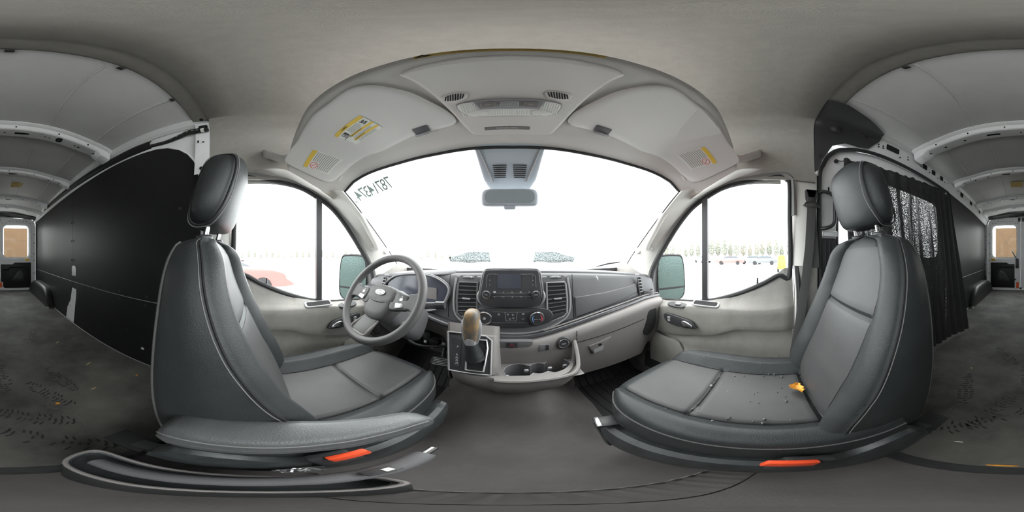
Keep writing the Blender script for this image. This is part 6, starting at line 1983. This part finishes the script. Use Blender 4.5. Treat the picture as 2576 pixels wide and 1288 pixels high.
# ---------------------------------------------------------------- scraps on the cargo floor
for i, (x, y, w_, h_, a_, mm, lab) in enumerate((
        (-0.52, -0.86, 0.05, 0.006, 0.3, 'straw', 'longest straw scrap on the cargo floor toward the left wall'),
        (-0.46, -1.25, 0.03, 0.006, 0.6, 'straw', 'small straw scrap on the cargo floor furthest back by the left wall'),
        (-0.40, -0.62, 0.03, 0.005, 0.2, 'straw', 'straw scrap on the cargo floor near the driver seat'),
        (-0.212, -0.575, 0.020, 0.016, 0.0, 'leaf', 'round yellow leaf bit on the cargo floor among footprints'),
        (-0.645, -0.58, 0.018, 0.012, 0.4, 'leaf', 'brown leaf bit at the foot of the left lining behind the driver seat'),
        (0.30, -0.90, 0.012, 0.010, 0.5, 'straw', 'tiny yellow crumb on the cargo floor behind the passenger seat'),
        (0.14, -0.33, 0.022, 0.004, 0.1, 'paper', 'white paper sliver on the cargo floor close behind the seats'),
        (0.03, -0.226, 0.05, 0.008, 0.0, 'leaf', 'yellow leaf scrap lying along the edge of the cargo floor'))):
    n_ = 10
    o = [(x + w_ / 2 * math.cos(2 * PI * k / n_ + a_) * math.cos(a_) - h_ / 2 * math.sin(2 * PI * k / n_ + a_) * math.sin(a_), y + w_ / 2 * math.cos(2 * PI * k / n_ + a_) * math.sin(a_) + h_ / 2 * math.sin(2 * PI * k / n_ + a_) * math.cos(a_), FL + 0.0005) for k in range(n_)]
    tag(MB().prism(o, (0, 0, 0.0025), 0.001).build('floor_scrap', M[mm]), lab, 'scrap', 'scraps on the cargo floor')

# damp shoe prints and a scuffed arc on the cargo floor
M['print'] = material('damp_dark_mark', (0.024, 0.024, 0.023), 0.8)
M['dust'] = material('pale_dust_mark', (0.16, 0.155, 0.14), 0.9)
prnd = random.Random(9)
for x, y, a_ in ((-0.20, -0.66, 0.5), (-0.10, -0.50, 1.1), (-0.30, -0.78, 0.2), (-0.12, -0.34, 0.9), (0.10, -0.55, -0.4), (0.26, -0.70, 0.3), (0.17, -0.42, -0.9), (-0.02, -0.85, 0.1), (0.12, -1.10, 0.6), (-0.30, -1.45, -0.2)):
    mb = MB()
    for k in range(15):
        for e in (-1, 0, 1):
            if prnd.random() < 0.35:
                continue
            v_ = -0.13 + 0.26 * k / 14
            w_ = 0.045 * (1 - 0.35 * (abs(v_ + 0.02) < 0.035)) * math.sqrt(max(0.05, 1 - (v_ / 0.14) ** 2))
            u_ = e * w_ * 0.62 + prnd.uniform(-0.003, 0.003)
            ca, sa = math.cos(a_), math.sin(a_)
            q = []
            for du, dv in ((-0.011, -0.004 + 0.004 * e), (0.011, -0.004 - 0.004 * e), (0.010, 0.003 - 0.004 * e), (-0.010, 0.003 + 0.004 * e)):
                uu_, vv_ = u_ + du * prnd.uniform(0.6, 1.1), v_ + dv
                q.append((x + uu_ * ca - vv_ * sa, y + uu_ * sa + vv_ * ca, FL + 0.0006))
            mb.add(q, [(0, 1, 2, 3)])
    mb.build('shoe_print', M['print'], floor, flat=True)['kind'] = 'stuff'
MB().tube(cr([(-0.165, -0.56, FL + 0.0008), (-0.235, -0.50, FL + 0.0008), (-0.235, -0.41, FL + 0.0008), (-0.19, -0.35, FL + 0.0008)], 6), 0.0012, 4).build('scuff_arc', M['dust'], floor)
MB().tube(cr([(0.20, -0.62, FL + 0.0008), (0.25, -0.52, FL + 0.0008), (0.23, -0.42, FL + 0.0008), (0.17, -0.36, FL + 0.0008)], 6), 0.001, 4).build('scuff_arc', M['dust'], floor)

# ---------------------------------------------------------------- outside
tag(MB().tube([(0.62, 1.09, -0.082), (0.70, 1.05, -0.060), (0.78, 1.0, -0.046)], [0.004, 0.007, 0.004], 6).build('wiper_blade', M['rubber']), 'end of the wiper blade at the bottom right corner of the windshield', 'wiper')
rows = [[(-60 + 120 * i / 12, -60 + 120 * j / 12, GR) for i in range(13)] for j in range(13)]
gnd = MB().slab(rows, (0, 0, -0.1)).build('ground', M['asphalt'])
struct(gnd, 'wet pale yard around the van')


def wing(s, lab):
    w = thing('wing_mirror', (1.02 * s, 0.78, -0.36), lab, 'wing mirror', 'wing mirrors')
    o = cr([(-0.115, -0.18), (-0.125, 0.0), (-0.115, 0.13), (-0.085, 0.165), (0.06, 0.17), (0.105, 0.15), (0.125, 0.05), (0.13, -0.10), (0.115, -0.17), (0.06, -0.20), (-0.07, -0.205)], 4, True)
    C_ = V((1.035 * s, 0.70, -0.155))
    nrm = V((-0.42 * s, -0.88, 0.02)).normalized()
    r_, u_, n_ = basis(nrm)
    def pt(x, y, h):
        return tuple(C_ + r_ * (x * 1.0 * -s) * -1 * (1 if s > 0 else 1) + u_ * y + n_ * h)
    rings = []
    for k, h in ((0.55, -0.17), (0.82, -0.13), (0.97, -0.07), (1.0, -0.02), (1.0, 0.0), (0.95, 0.006), (0.93, 0.0), (0.5, -0.002)):
        rings.append([tuple(C_ + r_ * (x * k * (1 if s > 0 else -1)) + u_ * (y * k) + n_ * h) for x, y in o])
    MB().loft(rings).build('mirror_housing', M['rubber'], w, ang=50)
    up = [(x * 0.90, 0.045 + (y - 0.045) * 0.86) for x, y in o if True]
    up = [(x, max(y, -0.085)) for x, y in up]
    g1 = MB().prism([tuple(C_ + r_ * (x * (1 if s > 0 else -1)) + u_ * y + n_ * 0.002) for x, y in up], tuple(n_ * 0.004), 0.0).build('mirror_pane', M['mirror'], w, flat=True)
    lo_ = [(x * 0.88, min(y * 0.94, -0.10)) for x, y in o]
    MB().prism([tuple(C_ + r_ * (x * (1 if s > 0 else -1)) + u_ * y + n_ * 0.002) for x, y in lo_], tuple((n_ + u_ * 0.1) * 0.004), 0.0).build('spot_mirror', M['mirror'], w, flat=True)
    MB().tube([(0.86 * s, 0.78, -0.30), (0.95 * s, 0.78, -0.33), (1.03 * s, 0.76, -0.30)], [0.04, 0.035, 0.04], 10).build('mirror_arm', M['rubber'], w)
    return w


wing(-1, "rain speckled wing mirror outside the driver's door window")
wing(1, 'rain speckled wing mirror outside the passenger door window')


def car(loc, rot, mat, lab, L=4.4, W=1.8, H=1.45, pickup=False):
    c = thing('car', (loc[0], loc[1], GR), lab, 'car', 'cars in the yard')
    Rm = Matrix.Rotation(rot, 3, 'Z')
    T_ = lambda x, y, z: tuple(V((loc[0], loc[1], GR)) + Rm @ V((x, y, z)))
    prof = [(-L / 2, 0.35), (-L / 2 - 0.02, 0.75), (-L / 2 + 0.1, 0.95), (-L / 2 + 1.1, 1.02), (L / 2 - 1.1, 0.98), (L / 2 - 0.15, 0.82), (L / 2, 0.62), (L / 2 - 0.02, 0.32)]
    rings = []
    for y, k in ((-W / 2, 0.0), (-W / 2 + 0.05, 0.06), (0, 0.08), (W / 2 - 0.05, 0.06), (W / 2, 0.0)):
        rings.append([T_(x, y, z + k * (z > 0.6)) for x, z in cr(prof, 3, True)])
    MB().loft(rings).build('body', mat, c, ang=40)
    cab_ = [(-L / 2 + 0.5, 1.0), (-L / 2 + 1.0, H - 0.05), (-L / 2 + 1.4, H), (0.3, H), (0.6, H - 0.06), (1.15, 1.0)]
    MB().loft([[T_(x, y * (1 if z < 1.1 else 0.86), z) for x, z in cab_] for y in (-W / 2 + 0.06, 0, W / 2 - 0.06)]).build('cabin', M['carglass'], c, ang=30)
    MB().slab([[T_(x, y, H + 0.005) for x in (-L / 2 + 1.1, -0.4, 0.4)] for y in (-W / 2 + 0.2, 0, W / 2 - 0.2)], (0, 0, 0.03)).build('roof', mat, c)
    for x in (-L / 2 + 0.8, L / 2 - 0.85):
        for y in (-W / 2 + 0.08, W / 2 - 0.08):
            MB().rev(T_(x, y, 0.33), tuple(Rm @ V((0, 1, 0))), [(0.2, -0.1), (0.33, -0.09), (0.33, 0.09), (0.2, 0.1)], 18, up=(0, 0, 1)).build('wheel', M['rubber'], c)
    for y in (-W / 2 + 0.25, W / 2 - 0.25):
        MB().box(T_(L / 2 - 0.06, y, 0.72), (0.12, 0.28, 0.14), 0.03, Rm).build('headlight', M['lens'], c)
    return c


car((-7.2, -1.0), math.radians(80), M['carred'], 'red car close outside the driver door window', 4.6, 1.9, 1.25)
car((27, 6.5), math.radians(100), M['carred'], 'small red car far off through the passenger door window')
car((27, 0.8), math.radians(90), M['cardark'], 'dark parked car far off, nearest the rear of the passenger door window')
car((30, 3.0), math.radians(95), M['cargrey'], 'grey parked car far off between the red and the dark car')
car((33, 14), math.radians(60), M['cargrey'], 'grey car far off near the passenger wing mirror')
lf = thing('yellow_loader', (14.5, -1.2, GR), 'yellow machine standing in the yard at the rear edge of the passenger window', 'machine')
MB().box((14.5, -1.2, GR + 0.75), (0.8, 0.7, 0.9), 0.06).build('body', M['yellowpaint'], lf)
MB().box((14.5, -1.2, GR + 1.35), (0.7, 0.6, 0.35), 0.05).build('cabin', M['yellowpaint'], lf)
for y in (-1.5, -0.9):
    MB().rev((14.5, y, GR + 0.25), (0, 1, 0), [(0.1, -0.08), (0.25, -0.08), (0.25, 0.08), (0.1, 0.08)], 14, up=(0, 0, 1)).build('wheel', M['rubber'], lf)

TREES = []
trnd = random.Random(21)


def tree_mesh(seed):
    r_ = random.Random(seed)
    bm = bmesh.new()
    bmesh.ops.create_icosphere(bm, subdivisions=4, radius=1)
    for v in bm.verts:
        p = v.co.copy()
        k = 1 + 0.16 * math.sin(5 * p.x + seed) * math.sin(6 * p.y + 2 * seed) + 0.12 * math.sin(13 * p.z + seed) * math.sin(11 * p.x) + r_.uniform(-0.10, 0.10)
        t = (p.z + 1) / 2
        wdt = (1.15 - 0.85 * t)
        v.co = V((p.x * k * wdt * 0.85, p.y * k * wdt * 0.85, p.z * 2.4 * (0.9 + 0.1 * k)))
    me = bpy.data.meshes.new('crown')
    bm.to_mesh(me)
    bm.free()
    me.materials.append(M['tree'])
    return me


CROWN = [tree_mesh(k) for k in range(4)]
tk = MB().tube([(0, 0, -4.2), (0, 0, -1.5)], [0.22, 0.15], 7)
trunk0 = tk.build('trunk', M['bark'])
tm = trunk0.data
bpy.data.objects.remove(trunk0)


def tree(x, y, h, k, lab, grp):
    t = thing('tree', (x, y, GR), lab, 'tree', grp)
    sc = h / 6.0
    for nm, me in (('crown', CROWN[k % 4]), ('trunk', tm)):
        o = bpy.data.objects.new(nm, me)
        COL.objects.link(o)
        o.parent = t
        o.location = (0, 0, 3.9 * sc)
        o.scale = (sc, sc, sc)
        o.rotation_euler.z = trnd.uniform(0, 6)
    return t


for side, a0, a1, n_, lab, grp in ((1, 52, 104, 24, 'haze-tinted tree in the row beyond the passenger door window', 'trees on the passenger side'), (-1, -118, -48, 34, 'haze-tinted tree in the row beyond the driver door window', 'trees on the driver side'), (0, -32, -22, 5, 'haze-tinted tree seen low through the windshield over the steering wheel', 'trees ahead of the van')):
    for k in range(n_):
        a = math.radians(a0 + (a1 - a0) * k / (n_ - 1) + trnd.uniform(-0.2, 0.2))
        R_ = trnd.uniform(38, 46) if side >= 0 else trnd.uniform(44, 52)
        h = trnd.uniform(4.6, 6.4) if side > 0 else trnd.uniform(2.6, 3.8)
        tree(R_ * math.sin(a), R_ * math.cos(a), h, k, lab, grp)
